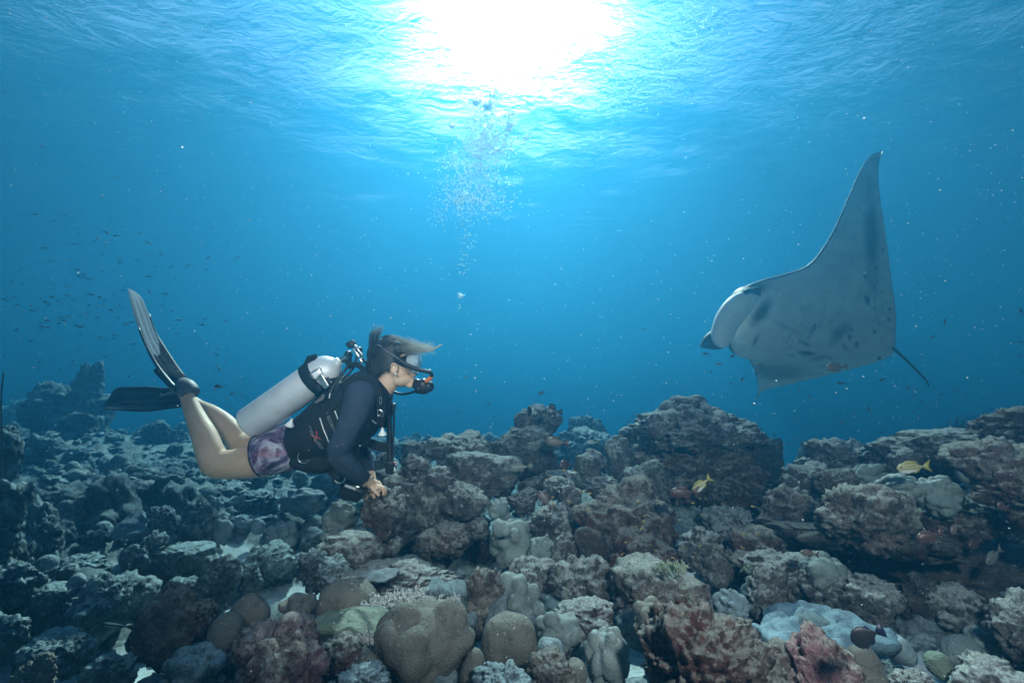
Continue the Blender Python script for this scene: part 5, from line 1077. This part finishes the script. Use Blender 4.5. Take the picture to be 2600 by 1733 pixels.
big_fish("cleaner_wrasse", "thin black and pale striped fish low over the sand at left", 300, 1587, 1.5, 80, .16, .08, 6, 0, skinmat("striped_wrasse_skin", wr), BLKF, 'fan', .1, .1)
# ------------------------------------------------------------------ branching, plate and whip corals
def branching(x0, x1, y0, y1, d, label, mat, seedn=3, nb=300, hgt=.042, r=.0032):
    rs = np.random.RandomState(seedn); V, F, n0 = [], [], 0; w = S(x1-x0, d)/2; c = P((x0+x1)/2, y1, d)
    def add(vf):
        nonlocal n0; V.append(vf[0]); F.append(vf[1]+n0); n0 += len(vf[0])
    for i in range(nb):
        a = rs.uniform(0, 6.28); q = math.sqrt(rs.uniform()); bx, by = math.cos(a)*q*w, math.sin(a)*q*w*.55; b = c+Vector((bx, by, -.012*q)); lean = Vector((bx/w*.55, by/w*.35, 1)).normalized(); h = hgt*rs.uniform(.6, 1)
        tip = b+lean*h+Vector(rs.normal(size=3)*.004); add(tube([b, b.lerp(tip, .5), tip], r, 2, 6, r*.55))
        for k in range(3):
            m = b.lerp(tip, rs.uniform(.35, .85)); e = m+(lean+Vector(rs.normal(size=3)*.8)).normalized()*h*.38; add(tube([m, e], r*.75, 2, 5, r*.5))
    o = link("branching_coral", mesh_np("branching_coral", np.concatenate(V)-np.array(c), np.concatenate(F)), mat, loc=c); return tag(o, label, "coral", GRP['coral'])
BRM = flat("whitish_branch_coral", (.34, .34, .33), .8, scale=40, var=.35, bumpd=.002); BGM = flat("olive_branch_coral", (.20, .24, .17), .8, scale=40, var=.35)
branching(925, 1160, 1500, 1536, 1.6, "bushy white branching coral behind the biggest brown coral", BRM)
branching(1678, 1736, 1420, 1446, 1.62, "small olive tuft of branching coral on the round maroon rock", BGM, 5, 60, .035, .003)
branching(1895, 1960, 1425, 1452, 1.8, "olive branching tuft on the slope left of the wavy green coral", BGM, 6, 60, .032, .003)
branching(920, 952, 1590, 1622, 1.28, "tiny pale branching sprig at the left side of the biggest brown coral", BRM, 7, 30, .025, .003)
def plate(name, x0, x1, y0, y1, d, tilt, bumps, mat, label, th=.02, seed=1, asp=.6, yaw=0):
    rs = np.random.RandomState(seed); n, k = 40, 90; V = []; w = S(x1-x0, d)/2
    for side in (1, -1):
        for i in range(n):
            for j in range(k):
                r = i/(n-1); a = 2*math.pi*j/k; e = 1+.10*math.sin(3*a+seed)+.06*math.sin(7*a+2*seed)+.03*math.sin(13*a); x, y = math.cos(a)*r*e*w, math.sin(a)*r*e*w*asp; V.append((x, y, side))
    V = np.array(V); p = np.stack([V[:, 0]*20, V[:, 1]*20, 0*V[:, 0]+seed], 1); w1, _ = worley(p, seed); rr = np.hypot(V[:, 0]/w, V[:, 1]/(w*asp))
    z = .05*rr**2*0+bumps*(np.maximum(0, .75-w1)+.5*fbm(p*.6, 2, seed)); V[:, 2] = np.where(V[:, 2] > 0, z+th*np.sqrt(np.clip(1.12-rr, 0, 1)), -th*.6*np.clip(1.1-rr, 0, 1)-.01)
    i = np.arange(n*k).reshape(n, k); j2 = np.roll(i, -1, 1); f = np.stack([i[:-1], i[1:], j2[1:], j2[:-1]], -1).reshape(-1, 4); e = np.stack([i[-1], n*k+i[-1], n*k+j2[-1], j2[-1]], -1); F = np.concatenate([f, (n*k+f)[:, ::-1], e])
    o = link(name, mesh_np(name, V, F), mat, loc=P((x0+x1)/2, (y0+y1)/2, d)); o.rotation_euler = (math.radians(tilt), 0, math.radians(yaw)); return tag(o, label, "coral", GRP['coral'])
plate("plate_coral", 1915, 2245, 1555, 1650, 1.55, 6, .035, MT['plate'], "wide pale blue plate coral with bumpy top in the lower right", .02, 3, .62)
plate("plate_coral", 806, 992, 1545, 1618, 1.45, 4, .016, MT['green'], "olive green wavy plate coral left of the biggest brown coral", .022, 4, .7)
plate("plate_coral", 920, 1012, 1438, 1480, 1.75, 38, .012, MT['bluecoral'], "thin curled grey blue plate coral on the flat rubble rock", .008, 6, .35, 25)
plate("leafy_coral", 288, 378, 1300, 1368, 2.25, 48, .020, MT['plate'], "fan shaped pale blue leafy coral left of the dark crusty rock", .01, 8, .8, -20)
plate("plate_coral", 1850, 1990, 1398, 1440, 2.0, 10, .008, MT['slab'], "thin dull grey plate behind the pale rock mound", .008, 9, .5)
t = link("whip_coral", mesh_np("whip_coral", *tube([P(3, 1250, 2.4)-P(3, 1250, 2.4)]+[P(a, b, 2.4)-P(3, 1250, 2.4) for a, b in ((2, 1180), (4, 1100), (3, 1010), (9, 945))], .006, 6, 8, .003)), BLKF, loc=P(3, 1250, 2.4)); tag(t, "thin black whip coral standing at the far left edge", "coral")
t = link("whip_coral", mesh_np("whip_coral", *tube([Vector((0, 0, 0))]+[P(a, b, 3.6)-P(1588, 1086, 3.6) for a, b in ((1594, 1070), (1606, 1058), (1610, 1046))], .003, 6, 6, .0015)), BLKF, loc=P(1588, 1086, 3.6)); tag(t, "thin wiry coral stem left of the knobbly capped mound", "coral")
# sea fans faint at right horizon
rs = np.random.RandomState(44); V, F, n0 = [], [], 0
for i in range(420):
    x = rs.uniform(2330, 2600); yb = 1130-(x-2330)*.2; h = rs.uniform(15, 62)*min(1, (x-2300)/120); d = rs.uniform(4.0, 5.2); p0, p1 = P(x, yb+20, d), P(x+rs.normal()*6, yb-h, d); v, f = tube([p0, p0.lerp(p1, .5)+Vector(rs.normal(size=3)*.01), p1], .003, 2, 4, .001); V.append(v); F.append(f+n0); n0 += len(v)
tag(link("feathery_sea_whips", mesh_np("feathery_sea_whips", np.concatenate(V), np.concatenate(F)), MT['blue']), kind='stuff')
# ------------------------------------------------------------------ bubbles
bb = M("air_bubble"); bb.n.remove(bb.b); g = bb.new("ShaderNodeBsdfGlass"); g.inputs["IOR"].default_value = .76; g.inputs["Roughness"].default_value = .02; gs = bb.new("ShaderNodeBsdfGlossy"); gs.inputs["Roughness"].default_value = .35; gs.inputs[0].default_value = (.85, 1, 1, 1); tp = bb.new("ShaderNodeBsdfTransparent")
lw = bb.new("ShaderNodeLayerWeight"); lw.inputs[0].default_value = .45; x1 = bb.new("ShaderNodeMixShader"); x1.inputs[0].default_value = .28; bb.l(g.outputs[0], x1.inputs[1]); bb.l(tp.outputs[0], x1.inputs[2])
x2 = bb.new("ShaderNodeMixShader"); bb.l(bb.math("MULTIPLY", lw.outputs["Facing"], .8), x2.inputs[0]); bb.l(x1.outputs[0], x2.inputs[1]); bb.l(gs.outputs[0], x2.inputs[2]); bb.l(x2.outputs[0], bb.out.inputs[0]); BUB = bb.m
rs = np.random.RandomState(31); bub = []
def zb(X, Y): return 1080+X/2.613, 200+Y/2.613
for X, Y, sx, sy, n, r0, r1 in [(370, 320, 56, 85, 260, 1.0, 2.6), (350, 470, 100, 70, 430, 1.2, 2.6), (470, 400, 60, 75, 300, 1.2, 2.6), (310, 640, 115, 90, 480, 1.0, 2.4), (350, 800, 110, 55, 330, 1.0, 2.2), (200, 800, 60, 50, 110, 1.0, 2.6), (80, 900, 30, 40, 45, .8, 1.8), (300, 930, 110, 50, 70, .8, 2.0), (285, 1080, 25, 70, 34, .9, 2.2), (255, 1240, 22, 40, 20, 1.0, 2.4), (228, 1440, 9, 8, 9, 1.6, 3.0), (225, 1510, 9, 25, 7, .8, 1.5), (545, 1000, 6, 60, 14, .6, .9), (560, 240, 20, 14, 34, 1.4, 3.4), (665, 390, 14, 10, 24, 1.2, 2.6), (415, 180, 26, 20, 60, 1.6, 4.0), (340, 155, 18, 12, 22, 2, 5), (181, 312, 9, 5, 12, 1.8, 3.8), (565, 320, 18, 30, 60, 1.2, 2.8), (600, 690, 60, 120, 25, .6, 1.2)]:
    for i in range(n): bub.append((*zb(rs.normal(X, sx*.95), rs.normal(Y, sy*.95)), rs.normal(2.1, .07), (r0+(r1-r0)*rs.uniform()**1.6)*1.18))
for X, Y, r in [(445, 107, 8), (335, 152, 7), (322, 158, 6), (350, 156, 6), (430, 178, 6), (180, 312, 5), (400, 190, 5), (235, 1436, 4), (245, 1446, 3.2), (540, 238, 4.5)]: bub.append((*zb(X, Y), 2.1, r*.9))
far = []
for i in range(520):
    u = rs.uniform(); x = 1755-215*u+rs.normal()*42; y = 40+300*u+rs.normal()*40-90*math.exp(-((x-1600)/60)**2)*u; far.append((x, y, rs.normal(3.4, .15), rs.uniform(.7, 1.7)))
for i in range(130): far.append((rs.normal(1610, 16), rs.normal(115, 34), 3.4, rs.uniform(.8, 2)))
bub.sort(key=lambda b: -b[3]); bv, bf = ico(3); bme = mesh_np("air_bubble", bv, bf); bme.materials.append(BUB)
for x, y, d, r in bub[:296]:
    o = link("air_bubble", bme, loc=P(x, y, d)); s = S(r, d); o.scale = (s*rs.uniform(1, 1.25), s, s*rs.uniform(.75, 1)); o.rotation_euler = (0, rs.normal()*.3, 0)
    tag(o, 'one of the clear silvery air bubbles rising above the diver in the main plume', 'bubble', 'air bubbles in the main plume')
def cloud(name, lst, sub, mat, kindv=None):
    v, f = ico(sub); V = np.concatenate([v*np.array([S(r, d)*1.1, S(r, d), S(r, d)*.9])+np.array(P(x, y, d)) for x, y, d, r in lst]); F = np.concatenate([f+i*len(v) for i in range(len(lst))])
    return tag(link(name, mesh_np(name, V, F), mat), kind='stuff')
cloud("small_air_bubbles", bub[296:], 2, BUB); cloud("far_bubble_plume", far, 1, BUB)
# ------------------------------------------------------------------ drifting particles in the water
pm = M("drifting_particle"); pm.set("Base Color", (.42, .42, .42, 1)); pm.set("Roughness", .9)
rs = np.random.RandomState(77); L = []
for i in range(4000):
    d = rs.uniform(.45**2, 2.4**2)**.5; x, y = rs.uniform(-60, 2660), rs.uniform(-40, 1750)
    if y < 520 and 650 < x < 2000 and rs.uniform() < .7: continue
    L.append((x, y, d, rs.choice([.6, .85, 1.2, 1.7, 2.4], p=[.50, .30, .14, .05, .01])))
cloud("marine_snow", L, 1, pm.m)
